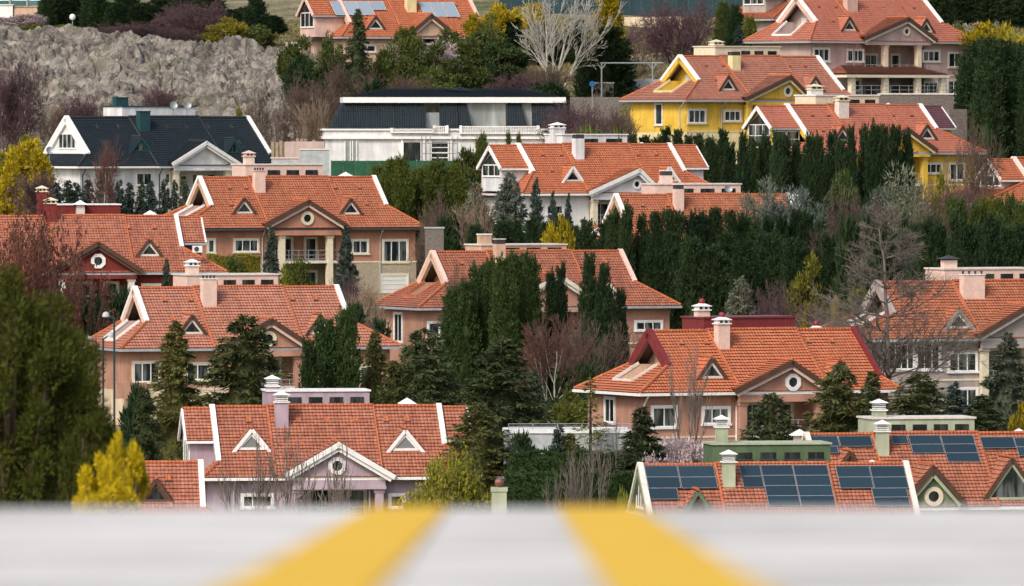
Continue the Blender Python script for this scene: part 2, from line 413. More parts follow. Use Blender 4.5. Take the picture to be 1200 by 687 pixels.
class Villa:
    def __init__(s, q):
        s.q = q
        g = q.get
        s.D = g('D', 11.0); s.c = s.D / 2; s.He = g('He', 6.0)
        th = R(q['th']); Y = DS(q['S'])
        P = at(q['FL'][0], q['FL'][1], Y)
        ex = Vector((math.cos(th), math.sin(th), 0)); ey = Vector((-math.sin(th), math.cos(th), 0))
        r = ray(q['FR'], q['FL'][1])
        s.W = -(P.x * r.y - P.y * r.x) / (ex.x * r.y - ex.y * r.x)
        O = P + ex * s.W / 2 + ey * s.c; O.z = P.z - s.He
        s.O = O
        s.mat = Matrix.Translation(O) @ Matrix.Rotation(th, 4, 'Z'); s.inv = s.mat.inverted()
        s.co = s.inv @ Vector((0, 0, 0)); s.rot = s.inv.to_3x3()
        s.root = empty(q.get('name', 'villa'), O, th)
        tag(s.root, q['label'], g('cat', 'house'))
        mid = (q['rL'] + q['rR']) / 2
        s.h = s.onY(mid, q['ry'], 0).z - s.He
        s.t = s.h / s.c
        s.xl = s.onY(q['rL'], q['ry'], 0).x; s.xr = s.onY(q['rR'], q['ry'], 0).x
        s.xl = max(s.xl, -s.W / 2 + 1.2); s.xr = min(s.xr, s.W / 2 - 1.2)
        s.il = s.xl + s.W / 2; s.ir = s.W / 2 - s.xr
        s.zl = min(s.il * s.t, g('zbf', 0.44) * s.h); s.zr = min(s.ir * s.t, g('zbf', 0.44) * s.h)
        for (lx, ly) in ((-s.W / 2, -s.c), (s.W / 2, -s.c), (0, 0), (s.W / 2, s.c), (-s.W / 2, s.c)):
            w = s.mat @ Vector((lx, ly, 0)); TERRAIN_PTS.append((w.x, w.y, w.z + g('gz', 0.0)))
        s.build()
    def lray(s, px, py): return s.rot @ ray(px, py)
    def onY(s, px, py, ly):
        d = s.lray(px, py); k = (ly - s.co.y) / d.y; return s.co + d * k
    def onX(s, px, py, lx):
        d = s.lray(px, py); k = (lx - s.co.x) / d.x; return s.co + d * k
    def onroof(s, px, py, dz=0.0):
        d = s.lray(px, py)      # plane: z - t*y = He + t*c + dz
        k = (s.He + s.t * s.c + dz - (s.co.z - s.t * s.co.y)) / (d.z - s.t * d.y)
        return s.co + d * k
    def slope_y(s, z): return -s.c + (z - s.He) / s.t

    def build(s):
        q = s.q; g = q.get; W, c, He, h, t = s.W, s.c, s.He, s.h, s.t
        tile = g('tile', 'tile_orange'); ridge = g('ridge', 'ridge_clay'); wall = q['wall']; base = g('base', 'stone_cream')
        barge = g('barge', 'brown'); cop = g('cop', 'white'); gut = g('gut', 'zinc'); soff = g('soffit', 'brown')
        xl, xr, zl, zr = s.xl, s.xr, s.zl, s.zr; ov = 0.75; hw = W / 2
        bl = c - zl / t; br = c - zr / t
        wy = -c + ov
        # --- roof
        m = MB()
        roof_plane(m, [(-hw, -c, He), (hw, -c, He), (xr, -br, He + zr), (xr, 0, He + h), (xl, 0, He + h), (xl, -bl, He + zl)], tile, under=soff)
        roof_plane(m, [(hw, c, He), (-hw, c, He), (xl, bl, He + zl), (xl, 0, He + h), (xr, 0, He + h), (xr, br, He + zr)], tile)
        left = g('left', 'loggia'); right = g('right', 'plain')
        sl = zl / s.il; yo = 1.55; dx = min(2.1, s.il * 0.72)
        if left == 'loggia':
            xo = xl - dx; zo = He + zl - dx * sl
            def yh(x): return c + (bl - c) * (x + hw) / (xl + hw)
            roof_plane(m, [(-hw, c, He), (-hw, -c, He), (xo, -yh(xo), zo), (xo, yh(xo), zo)], tile)
            roof_plane(m, [(xo, -yh(xo), zo), (xo, -yo, zo), (xl, -yo, He + zl), (xl, -bl, He + zl)], tile)
            roof_plane(m, [(xo, yo, zo), (xo, yh(xo), zo), (xl, bl, He + zl), (xl, yo, He + zl)], tile)
        else:
            roof_plane(m, [(-hw, c, He), (-hw, -c, He), (xl, -bl, He + zl), (xl, bl, He + zl)], tile)
        roof_plane(m, [(hw, -c, He), (hw, c, He), (xr, br, He + zr), (xr, -br, He + zr)], tile)
        # raised middle of the front slope between its two verges
        rc = 0.11
        if g('seams'):
            a = s.onY(q['seams'][0], q['ry'], 0).x; b = s.onY(q['seams'][1], q['ry'], 0).x
            y0 = -c - 0.12; z0 = He - 0.12 * t
            roof_plane(m, [(a, y0, z0), (b, y0, z0), (b, 0.1, He + h), (a, 0.1, He + h)], tile, lift=0.13)
            for x in (a, b):
                m.tube((x, y0, z0 + 0.16), (x, 0.1, He + h + 0.13), rc, ridge)
        else: a, b = xl, xr
        # ridge and hip tiles
        for (p, r_) in (((xl, 0, He + h + .05), (a, 0, He + h + .05)), ((a, 0, He + h + .12), (b, 0, He + h + .12)), ((b, 0, He + h + .05), (xr, 0, He + h + .05))):
            if (Vector(p) - Vector(r_)).length > 0.3: m.tube(p, r_, 0.14, ridge)
        for sx, x_, bb, zz in ((-1, xl, bl, zl), (1, xr, br, zr)):
            for sy in (-1, 1):
                m.tube((sx * hw, sy * c, He + .06), (x_, sy * bb, He + zz + .06), 0.13, ridge)
        m.poly([(-hw + .02, -c + .02, He - .16), (hw - .02, -c + .02, He - .16), (hw - .02, c - .02, He - .16), (-hw + .02, c - .02, He - .16)], soff)
        roof = m.build('roof', s.root)
        # tile vents: small raised tiles scattered on the slope, each a part of its own
        vm = MB(); rr = random.Random(int(q['FL'][0] * 7 + q['FR']))
        vm.mesh([(-.2, -.14, -.14 * t + .19), (.2, -.14, -.14 * t + .19), (.14, .30, .30 * t + .15), (-.14, .30, .30 * t + .15), (-.2, -.14, -.2), (.2, -.14, -.2)],
                [(0, 1, 2, 3), (5, 2, 1), (4, 0, 3)], ridge)
        vm.poly([(-.2, -.14, -.2), (.2, -.14, -.2), (.2, -.14, -.14 * t + .19), (-.2, -.14, -.14 * t + .19)], 'louvre_and_shade')  # front face coloured dark, standing in for the shadow inside the vent opening
        vme = vm.data('vent_tile')
        for i in range(7):
            for frac in (0.22, 0.55) if i % 2 == 0 else (0.22,):
                x = xl + 1.2 + (xr - xl - 2.4) * (i + 0.5 + rr.uniform(-.15, .15)) / 7; z = He + h * (1 - frac)
                vo = bpy.data.objects.new('vent_tile', vme); col.objects.link(vo); vo.parent = roof; vo.location = (x, s.slope_y(z), z)
        # gutter + fascia
        m = MB()
        m.box(-hw - .05, hw + .05, -c - .13, -c - .001, He - .22, He - .02, gut)
        m.box(-hw - .13, -hw - .001, -c + .01, c + .05, He - .22, He - .02, gut)
        m.box(hw + .001, hw + .13, -c + .01, c + .05, He - .22, He - .02, gut)
        m.build('gutter', roof)
        # verge copings and gable frames
        def verge(x, bb, zz, side, frame_m):
            k = MB(); n = Vector((0, -t, 1)).normalized()
            for sy in (-1, 1):
                nn = Vector((0, sy * t, 1)).normalized()
                A = Vector((x, sy * (bb + .05), He + zz - .04)); B = Vector((x, 0, He + h + .05))
                k.bar(A + nn * .10, B + nn * .10, 0.35, 0.28, cop, up=nn)
                if frame_m:
                    k.bar(A - nn * .28 + Vector((side * .03, 0, 0)), B - nn * .28 + Vector((side * .03, 0, 0)), 0.30, 0.44, frame_m, up=nn)
            k.build('verge_coping', roof)
        fm = g('frame', wall)
        verge(xl, bl, zl, -1, fm); verge(xr, br, zr, 1, None if right != 'plain' else fm)
        # --- walls
        m = MB()
        x0 = -hw + ov; x1 = hw - ov; zt = He - .17; zm = 2.7; yb = c - ov
        ped = g('ped')
        if ped:
            yf = -c - 0.55
            pL = s.onY(ped['L'][0], ped['L'][1], yf); pR = s.onY(ped['R'][0], ped['R'][1], yf); pk = s.onY(ped['pk'][0], ped['pk'][1], yf)
            ze = (pL.z + pR.z) / 2; xa = pL.x + .55; xb = pR.x - .55; zbm = s.onY(pk.x, 0, 0).z
            zb = s.onY(ped['pk'][0], ped['base'], yf).z
            rx0, rx1 = xa + .15, xb - .15
        else: rx0 = rx1 = None
        rd = 2.3
        def front(xs, xe, y, za, zb_, mm): m.poly([(xs, y, za), (xe, y, za), (xe, y, zb_), (xs, y, zb_)], mm)
        for (za, zb_, mm, pr) in ((-2.5, zm, base, 0.06), (zm, zt, wall, 0.0)):
            if ped and za < zm - .1 or ped and not g('norecess'):
                front(x0 - pr, rx0, wy - pr, za, zb_, mm); front(rx1, x1 + pr, wy - pr, za, zb_, mm)
                front(rx0, rx1, wy + rd, za, zb_, mm)
                m.poly([(rx0, wy - pr, za), (rx0, wy + rd, za), (rx0, wy + rd, zb_), (rx0, wy - pr, zb_)], mm)
                m.poly([(rx1, wy - pr, za), (rx1, wy + rd, za), (rx1, wy + rd, zb_), (rx1, wy - pr, zb_)], mm)
            else: front(x0 - pr, x1 + pr, wy - pr, za, zb_, mm)
            m.poly([(x0 - pr, wy - pr, za), (x0 - pr, yb + pr, za), (x0 - pr, yb + pr, zb_), (x0 - pr, wy - pr, zb_)], mm)
            m.poly([(x1 + pr, wy - pr, za), (x1 + pr, yb + pr, za), (x1 + pr, yb + pr, zb_), (x1 + pr, wy - pr, zb_)], mm)
            m.poly([(x0 - pr, yb + pr, za), (x1 + pr, yb + pr, za), (x1 + pr, yb + pr, zb_), (x0 - pr, yb + pr, zb_)], mm)
        m.box(x0 - .1, (rx0 if ped else x1 + .1), wy - .1, wy - .003, zm, zm + .14, 'cream')
        if ped: m.box(rx1, x1 + .1, wy - .1, wy - .003, zm, zm + .14, 'cream')
        m.build('wall', s.root)
        # --- left end
        if left == 'loggia':
            xg = xl + 1.25
            k = MB(); zz = zo - .05
            bz = He + h - .12
            k.poly([(xg, -bl, He + zl - .1), (xg, bl, He + zl - .1), (xg, 0, bz)], g('gable_in', wall))
            k.poly([(xg, -yo, zz), (xg, yo, zz), (xg, yo, He + zl - .1), (xg, -yo, He + zl - .1)], g('gable_in', wall))
            for sy in (-1, 1):
                k.poly([(xo, sy * yo, zz), (xg, sy * yo, zz), (xg, sy * yo, He + zl), (xl, sy * yo, He + zl), (xo, sy * yo, zo)], g('gable_in', wall))
                # inner soffit of the projecting roof
                k.poly([(xl, sy * bl, He + zl - .12), (xg, sy * bl, He + zl - .12), (xg, 0, bz), (xl, 0, bz)], g('lsoff', fm))
            k.poly([(xo, -yo, zz + .01), (xg, -yo, zz + .01), (xg, yo, zz + .01), (xo, yo, zz + .01)], 'offwhite')
            k.poly([(xl, -bl, He + zl - .11), (xg, -bl, He + zl - .11), (xg, -yo, He + zl - .11), (xl, -yo, He + zl - .11)], 'offwhite')
            k.poly([(xl, bl, He + zl - .11), (xg, bl, He + zl - .11), (xg, yo, He + zl - .11), (xl, yo, He + zl - .11)], 'offwhite')
            lg = k.build('loggia', s.root)
            k = MB(); rm = g('rim', 'white')
            for sy in (-1, 1):
                k.bar((xo, sy * yo, zo + .10), (xl - .1, sy * yo, He + zl + .08), .12, .20, rm)
            k.box(xo - .10, xo + .02, -yo - .06, yo + .06, zo - .12, zo + .18, rm)
            k.build('parapet_rim', lg)
            add_window(lg, (xg - .02, 0.15, (zz + He + zl) / 2 + .25), 1.0, 1.9, rz=-math.pi / 2, ncol=1, cas=None, glass=g('ldoor', 'curtain'), frame='offwhite', name='balcony_door', deep=False)
            if g('lglazed'):
                add_window(lg, (xl + .35, 0, He + zl + .35), 2 * yo + 1.2, 1.5, rz=-math.pi / 2, ncol=2, cas=None, glass='glass_dark', name='gable_glazing', deep=False)
        elif left == 'solid':
            k = MB(); xg = xl + .1
            k.poly([(xg, -bl, He + zl - .1), (xg, bl, He + zl - .1), (xg, 0, He + h - .1)], g('gable_in', wall))
            k.box(xl - .25, xl + .1, -bl - .3, bl + .3, He + zl - .02, He + zl + .14, 'white')
            lg = k.build('end_gable', s.root)
            add_window(lg, (xg - .01, 0, He + zl + 1.25), 3.2, 1.5, rz=-math.pi / 2, ncol=4, cas=None, name='gable_window', deep=False)
        elif left == 'ext':
            s.extension(xl, -1, g('extL', 2.6), He + zl, cop)
        if right == 'ext': s.extension(xr, 1, g('extR', 2.2), He + zr, cop)
        elif right == 'plumext': s.extension(xr, 1, 2.6, He + zr, cop, tile='tile_plum')
        # --- pediment with portico
        if ped:
            k = MB(); pt = (pk.z - ze) / ((pR.x - pL.x) / 2)
            ybk = s.slope_y(pk.z) + .5; ye = s.slope_y(ze) + .1
            roof_plane(k, [(pL.x, yf, pL.z), (pk.x, yf, pk.z), (pk.x, ybk, pk.z), (pL.x, max(ye, yf + .6), pL.z)], tile, lift=.06, under=soff, thick=.1)
            roof_plane(k, [(pk.x, yf, pk.z), (pR.x, yf, pR.z), (pR.x, max(ye, yf + .6), pR.z), (pk.x, ybk, pk.z)], tile, lift=.06, under=soff, thick=.1)
            k.tube((pk.x, yf, pk.z + .1), (pk.x, ybk, pk.z + .1), .13, ridge)
            pr_ = k.build('cross_gable_roof', s.root)
            k = MB()
            for e_ in (pL, pR):
                d = (pk - e_).normalized(); nn = Vector((-d.z, 0, d.x)); nn = nn if nn.z > 0 else -nn
                k.bar(e_ + Vector((0, -.07, 0)) - nn * .12 - d * .12, pk + Vector((0, -.07, 0)) - nn * .12 + d * .05, .13, .34, barge, up=nn)
                k.bar(e_ + Vector((0, .05, 0)) - nn * .42, pk + Vector((0, .05, 0)) - nn * .42, .10, .22, g('trim', 'cream'), up=nn)
            k.build('bargeboard', pr_)
            k = MB(); yg = -c - .12; gw = g('gable', wall)
            top = pk.z - .28
            f_ = (top - (ze - .1)) / (pk.z - ze)
            zlow = min(zb, ze - .3)
            pts = [(xa, yg, zlow), (xb, yg, zlow), (xb, yg, ze + .1), (pk.x, yg, top), (xa, yg, ze + .1)]
            bk = [(x, yg + .35, z) for (x, _, z) in pts]
            k.mesh(pts + bk, [(0, 1, 2, 3, 4), (9, 8, 7, 6, 5), (0, 5, 6, 1), (1, 6, 7, 2), (0, 4, 9, 5)], gw)
            k.box(xa - .05, xb + .05, yg - .06, yg - .003, zlow, zlow + .22, g('beam', gw))
            gb = k.build('gable', s.root)
            if ped.get('ring'):
                ce = s.onY(ped['ring'][0], ped['ring'][1], yg)
                k = MB(); ro = ped['ring'][2] if len(ped['ring']) > 2 else .62; ri = ro * .56
                N = 16 if g('ringround') else 8
                vs = [];
                for (rad, yy) in ((ro, yg - .12), (ri, yg - .12), (ri, yg + .0), (ro, yg + .0)):
                    vs += [(ce.x + rad * math.cos(2 * math.pi * (i + .5) / N), yy, ce.z + rad * math.sin(2 * math.pi * (i + .5) / N)) for i in range(N)]
                fs = []
                for j in range(4):
                    for i in range(N): fs.append((j * N + i, j * N + (i + 1) % N, ((j + 1) % 4) * N + (i + 1) % N, ((j + 1) % 4) * N + i))
                k.mesh(vs, fs, g('ringm', 'cream'))
                k.poly([(ce.x + ri * 1.02 * math.cos(2 * math.pi * i / N), yg - .02, ce.z + ri * 1.02 * math.sin(2 * math.pi * i / N)) for i in range(N)], 'glass_dark')
                k.build('round_window', gb)
            # portico: columns, balcony slab, railing, soffit
            k = MB(); k.poly([(rx0, wy + rd, zlow + .01), (rx1, wy + rd, zlow + .01), (rx1, yg + .3, zlow + .01), (rx0, yg + .3, zlow + .01)], 'offwhite')
            k.box(rx0, rx1, -c + .1, wy + rd - .01, zm - .02, zm + .22, 'offwhite')
            pc = k.build('balcony', s.root)
            if not g('norail'):
                k = MB()
                for zz in (zm + 1.2, zm + .75, zm + .4): k.tube((rx0, -c + .25, zz), (rx1, -c + .25, zz), .03, 'metal', 4)
                nb = int((rx1 - rx0) / .9)
                for i in range(nb + 1): k.tube((rx0 + (rx1 - rx0) * i / nb, -c + .25, zm + .2), (rx0 + (rx1 - rx0) * i / nb, -c + .25, zm + 1.2), .03, 'metal', 4)
                k.build('railing', pc)
            for x in (ped.get('cols') and [s.onY(u, ped['base'], -c + .3).x for u in ped['cols']] or [xa + .4, xb - .4]):
                k = MB(); k.box(x - .28, x + .28, -c + .05, -c + .61, -2, zlow, g('colm', 'cream')); k.box(x - .36, x + .36, -c + .0, -c + .66, zlow - .25, zlow - .02, g('colm', 'cream'))
                k.build('column', s.root)
            for (wx, ww) in ((rx0 + (rx1 - rx0) * .36, 1.7), (rx0 + (rx1 - rx0) * .76, 1.1)):
                add_window(s.root, (wx, wy + rd - .02, zm + 1.3), ww, 2.0, ncol=2 if ww > 1.5 else 1, cas='cream', name='window')
                add_window(s.root, (wx, wy + rd - .02, .9), ww, 1.9, ncol=2 if ww > 1.5 else 1, cas='cream', name='window')
        # --- triangular dormers
        for d in g('dorm', []): s.dormer(d, tile, ridge, barge)
        # --- chimneys
        for ch in g('chim', []): s.chimney(ch, False)
        for ch in g('bchim', []): s.chimney(ch, True)
        if g('mon'): s.monitor(q['mon'])
        for (px, py) in g('caps', []):
            p = s.onY(px, py, 1.2); k = MB(); k.box(p.x - .35, p.x + .35, .85, 1.55, He + h - 1.2, p.z - .3, 'offwhite'); pyramid(k, p.x, 1.2, p.z - .3, .62, .62, .42, 'white')
            k.build('roof_vent', s.root)
        # --- windows on the front wall
        for w in g('win', []):
            a_ = s.onY(w[0], w[1], wy); b_ = s.onY(w[2], w[3], wy)
            cx = (a_.x + b_.x) / 2; y = wy - (.06 if (a_.z + b_.z) / 2 < zm else 0)
            if ped and not g('norecess') and rx0 < cx < rx1: y = wy + rd
            kw = w[4] if len(w) > 4 else {}
            add_window(s.root, (cx, y - .002, (a_.z + b_.z) / 2), abs(b_.x - a_.x) - .2, abs(a_.z - b_.z) - .2, cas=kw.get('cas', g('cas', 'cream')), **{k_: v_ for k_, v_ in kw.items() if k_ != 'cas'})
        for w in g('lwin', []):
            a_ = s.onX(w[0], w[1], x0); b_ = s.onX(w[2], w[3], x0)
            add_window(s.root, (x0 - .002, (a_.y + b_.y) / 2, (a_.z + b_.z) / 2), abs(b_.y - a_.y) - .2, abs(a_.z - b_.z) - .2, rz=-math.pi / 2, cas=g('cas', 'cream'), glass='glass_dark')
        for px in g('pipe', []):
            x = s.onY(px, q['FL'][1], wy).x; k = MB(); k.tube((x, wy - .12, -1), (x, wy - .12, He - .9), .06, g('pipem', 'zinc')); k.tube((x, wy - .12, He - .9), (x, -c - .05, He - .25), .06, g('pipem', 'zinc'))
            k.build('downpipe', s.root)
        for sp in g('solar', []): s.panels(*sp)
        for bx in g('boxes', []):            # flat wall pieces standing forward: (x0,y0,x1,y1,forward,material,name)
            a_ = s.onY(bx[0], bx[1], wy - bx[4]); b_ = s.onY(bx[2], bx[3], wy - bx[4])
            k = MB(); k.box(min(a_.x, b_.x), max(a_.x, b_.x), wy - bx[4], wy - .004, min(a_.z, b_.z), max(a_.z, b_.z), bx[5]); k.build(bx[6], s.root)

    def extension(s, x, side, L, zs, cop, tile=None):
        q = s.q; He, h = s.He, s.h; tile = tile or q.get('tile', 'tile_orange'); k = MB()
        zt = He + h - .10; hw = 2.5; t = s.t; zd = zt - hw * t; xe = x + side * L; xs = x + side * .05
        for sy in (-1, 1):
            pts = [(xs, sy * hw, zd), (xe, sy * hw, zd), (xe, 0, zt), (xs, 0, zt)]
            roof_plane(k, pts, tile, under='brown', thick=.12)
        k.tube((xs, 0, zt + .05), (xe, 0, zt + .05), .13, q.get('ridge', 'ridge_clay') if tile != 'tile_plum' else 'tile_plum')
        lo, hi = min(xs, xe), max(xs, xe)
        for sy in (-1, 1): k.box(lo, hi, min(sy * hw, sy * (hw + .12)), max(sy * hw, sy * (hw + .12)), zd - .2, zd - .02, q.get('gut', 'zinc') if q.get('gut') else 'white')
        e = k.build('side_dormer', s.root)
        k = MB(); ww = q.get('extwall', q['wall']); w2 = hw - .35; xw = xe - side * .35
        zb = min(He + .2, zs - 1.5)
        a, b = min(xw, x), max(xw, x)
        zq = zd + .35 * t
        for sy in (-1, 1): k.poly([(a, sy * w2, zb), (b, sy * w2, zb), (b, sy * w2, zq - .1), (a, sy * w2, zq - .1)], ww)
        k.poly([(xw, -w2, zb), (xw, w2, zb), (xw, w2, zq - .1), (xw, 0, zt - .15), (xw, -w2, zq - .1)], ww)
        k.build('side_wall', e)
        k = MB()
        for sy in (-1, 1):
            nn = Vector((0, sy * t, 1)).normalized()
            k.bar(Vector((xe, sy * hw, zd)) - nn * .1, Vector((xe, 0, zt)) - nn * .1, .14, .34, cop if tile != 'tile_plum' else 'white', up=nn)
        k.build('bargeboard', e)
        if side < 0:
            gl = q.get('extglass', 'glass')
            wz = (zs + zd) / 2 - .05
            add_window(e, (xw - .02, 0, wz), 2 * w2 - .6, max(1.0, zd - zs + .75), rz=-math.pi / 2, ncol=3, nrow=q.get('extrow', 1), cas=None, glass=gl, name='window', deep=False)
            if q.get('exttri', True):
                g_ = MB(); g_.poly([(xw - .04, -w2 + .5, zd + .38), (xw - .04, w2 - .5, zd + .38), (xw - .04, 0, zt - .65)], 'glass_dark'); g_.build('gable_pane', e)
            if q.get('sunroom'):
                for sy in (-1,):
                    n_ = 2
                    for i in range(n_):
                        xc = a + (b - a) * (i + .5) / n_
                        add_window(e, (xc, sy * w2 - .02, (zs + zd) / 2 - .4), (b - a) / n_ - .1, 1.6, ncol=1, nrow=2, cas=None, glass=gl, name='window', deep=False)

    def dormer(s, d, tile, ridge, barge):
        px, py = d[0], d[1]; kw = d[2] if len(d) > 2 else {}
        w = kw.get('w', 2.15) / 2; hh = kw.get('h', 1.4)
        p = s.onroof(px, py, hh); zb = p.z - hh; yf = s.slope_y(zb); zp = p.z; x = p.x; yb = s.slope_y(zp)
        k = MB(); pitch = hh / w; e = .16; yo = yf - .14
        y2 = s.slope_y(zb - e * pitch)
        roof_plane(k, [(x - w - e, yo, zb - e * pitch), (x, yo, zp), (x, yb, zp), (x - w - e, max(y2, yo + .02), zb - e * pitch)], tile, lift=.14, under='brown', thick=0.0)
        roof_plane(k, [(x, yo, zp), (x + w + e, yo, zb - e * pitch), (x + w + e, max(y2, yo + .02), zb - e * pitch), (x, yb, zp)], tile, lift=.14, under='brown', thick=0.0)
        k.tube((x, yo, zp + .2), (x, yb + .1, zp + .2), .11, ridge)
        o = k.build('dormer', s.root)
        fr = MB(); tr = kw.get('trim', s.q.get('dtrim', 'offwhite')); bg_ = kw.get('barge', s.q.get('dbarge', barge))
        for sx in (-1, 1):
            A = Vector((x + sx * (w + e), yo, zb - e * pitch)); B = Vector((x, yo, zp)); nn = Vector((sx * pitch, 0, 1)).normalized()
            fr.bar(A + nn * .02, B + nn * .02, .10, .24, bg_, up=nn)
            A2 = Vector((x + sx * (w - .28), yf - .05, zb + .14)); B2 = Vector((x, yf - .05, zp - .30))
            fr.bar(A2, B2, .08, .17, tr, up=nn)
        fr.box(x - w + .2, x + w - .2, yf - .10, yf - .01, zb + .02, zb + .19, tr)
        fr.build('frame', o)
        g_ = MB(); g_.poly([(x - w + .1, yf - .03, zb + .03), (x + w - .1, yf - .03, zb + .03), (x, yf - .03, zp - .1)], kw.get('glass', s.q.get('dglass', 'glass_dark')))
        g_.build('pane', o)

    def chimney(s, ch, back):
        x0, x1, yt, yb, style = ch[:5]; body = ch[5] if len(ch) > 5 else s.q.get('chimm', 'blush')
        if back:
            p = s.onY((x0 + x1) / 2, yt, 3.0); y = 3.0; a = s.onY(x0, yt, y).x; b = s.onY(x1, yt, y).x; zlow = s.He + s.h - 2.2; ztop = p.z
        else:
            p = s.onroof((x0 + x1) / 2, yb); y = p.y + .35; zlow = p.z - .6; a = s.onY(x0, yt, p.y).x; b = s.onY(x1, yt, p.y).x; ztop = s.onY((x0 + x1) / 2, yt, p.y).z
        x = (a + b) / 2; w = (b - a) / 2
        ov = .0 if style in ('flat', 'pots') else .12
        w0 = w - ov; capH = dict(flat=.1, pots=.30, pyr=.62, ball=.75, vent=.72, slot=.45, none=.0, roof=.40)[style]
        k = MB(); d = .38; zt = ztop - capH
        k.box(x - w0, x + w0, y - d, y + d, zlow, zt, body)
        if not back: k.box(x - w0 - .08, x + w0 + .08, y - d - .07, y + d + .07, p.z - .25, p.z + .08, s.q.get('ridge', 'ridge_clay'))
        o = k.build('chimney', s.root)
        k = MB(); cm = s.q.get('capm', 'white')
        if style == 'flat': k.box(x - w0 - .05, x + w0 + .05, y - d - .05, y + d + .05, zt, zt + .1, cm)
        elif style == 'slot':
            k.box(x - w0 + .03, x + w0 - .03, y - d + .03, y + d - .03, zt, zt + .4, 'louvre_and_shade'); k.box(x - w0 - .03, x + w0 + .03, y - d, y + d, zt + .4, zt + .46, cm)
        elif style == 'pots':
            k.box(x - w0 - .06, x + w0 + .06, y - d - .06, y + d + .06, zt, zt + .07, cm)
            for i in range(4): xx = x - w0 + .12 + (2 * w0 - .24) * i / 3; k.tube((xx, y, zt + .07), (xx, y, zt + .32), .07, 'louvre_and_shade', 6, .10)
        elif style in ('pyr', 'vent', 'ball'):
            k.box(x - w0 - .1, x + w0 + .1, y - d - .1, y + d + .1, zt, zt + .09, cm)
            n_ = 3 if style == 'vent' else 1
            if style == 'vent':
                for i in range(3): k.box(x - w0 + .02, x + w0 - .02, y - d + .02, y + d - .02, zt + .14 + i * .13, zt + .19 + i * .13, cm)
                k.box(x - w0 + .1, x + w0 - .1, y - d + .1, y + d - .1, zt + .09, zt + .52, 'metal')
            else:
                for sx in (-1, 0, 1): k.box(x + sx * (w0 - .08) - .07, x + sx * (w0 - .08) + .07, y - d + .03, y + d - .03, zt + .09, zt + .30, cm)
                k.box(x - w0 + .12, x + w0 - .12, y - d + .15, y + d - .15, zt + .09, zt + .30, 'louvre_and_shade')
            zz = zt + (.52 if style == 'vent' else .30)
            k.box(x - w0 - .12, x + w0 + .12, y - d - .12, y + d + .12, zz, zz + .06, cm)
            pyramid(k, x, y, zz + .06, w0 + .08, d + .08, .24, cm)
            if style == 'ball':
                R_ = .24; k.lathe([(R_ * math.sin(a_), .24 + zz + .12 - R_ * math.cos(a_)) for a_ in [math.pi * i / 8 for i in range(9)]], 'redball', 10, (x, y, 0))
        elif style == 'roof':
            k.box(x - w0 + .05, x + w0 - .05, y - d + .05, y + d - .05, zt, zt + .1, 'louvre_and_shade'); pyramid(k, x, y, zt + .1, w0 + .25, d + .25, .3, 'dkgrey')
        if k.v: k.build('cap', o)

    def monitor(s, mo):
        x0, x1, yt, n = mo[:4]; kw = mo[4] if len(mo) > 4 else {}
        y = 1.5; a = s.onY(x0, yt, y).x; b = s.onY(x1, yt, y).x; zt = s.onY((x0 + x1) / 2, yt, y).z
        zb = s.He + s.h - 1.3; wm = kw.get('m', s.q.get('chimm', 'blush')); cm = kw.get('cop', 'white')
        k = MB(); k.box(a, b, y, y + 3.6, zb, zt - .12, wm); k.box(a - .1, b + .1, y - .1, y + 3.7, zt - .12, zt, cm)
        zf = s.He + s.h + .02
        if kw.get('sill', True): k.box(a - .04, b + .04, y - .08, y - .003, zf + .0, zf + .12, cm if kw.get('whitesill') else 'brown')
        # sloping cheek on the left
        o = k.build('roof_monitor', s.root)
        wh = min(.42, (zt - zf) * .36); zc = zf + (zt - .12 - zf) * .42
        for i in range(n):
            f0 = .16 if n > 3 else .24
            cx = a + (b - a) * (f0 + (1 - f0 - .02) * (i + .5) / n)
            ww = (b - a) * (1 - f0 - .02) / n * .66
            k = MB(); k.box(cx - ww / 2, cx + ww / 2, y - .03, y - .004, zc - wh / 2, zc + wh / 2, 'glass_dark')
            k.box(cx - ww / 2 - .05, cx + ww / 2 + .05, y - .07, y - .004, zc - wh / 2 - .07, zc - wh / 2, 'dkgrey'); k.build('window', o)

    def panels(s, x0, x1, y0, y1, nc, nr, m='solar'):
        A = s.onroof(x0, y0, .2); B = s.onroof(x1, y0, .2); Z = s.onroof(x0, y1, .2)
        z1, z0 = A.z, Z.z; wd = (B.x - A.x) / nc; n = Vector((0, -s.t, 1)).normalized()
        for j in range(nr):
            for i in range(nc):
                xa = A.x + wd * i + .006; xb = A.x + wd * (i + 1) - .006
                za = z1 - (z1 - z0) * j / nr - .004; zb = z1 - (z1 - z0) * (j + 1) / nr + .004
                k = MB(); P = []
                for (xx, zz) in ((xa, zb), (xb, zb), (xb, za), (xa, za)): P.append(Vector((xx, s.slope_y(zz - .2), zz)))
                Q = [p + n * .05 for p in P]
                k.mesh(P + Q, [(0, 1, 5, 4), (1, 2, 6, 5), (2, 3, 7, 6), (3, 0, 4, 7), (3, 2, 1, 0)], 'wire')
                k.poly(Q, m); fr = 'zinc' if m == 'solar' else 'white'
                for (u, w) in ((0, 1), (1, 2), (2, 3), (3, 0)): k.bar(Q[u] + n * .006, Q[w] + n * .006, .018, .02, fr, up=n)
                k.build('solar_panel', s.root)
# ---------------------------------------------------------------- the houses, front rows first
V = {}
def villa(key, **q): V[key] = Villa(q); return V[key]

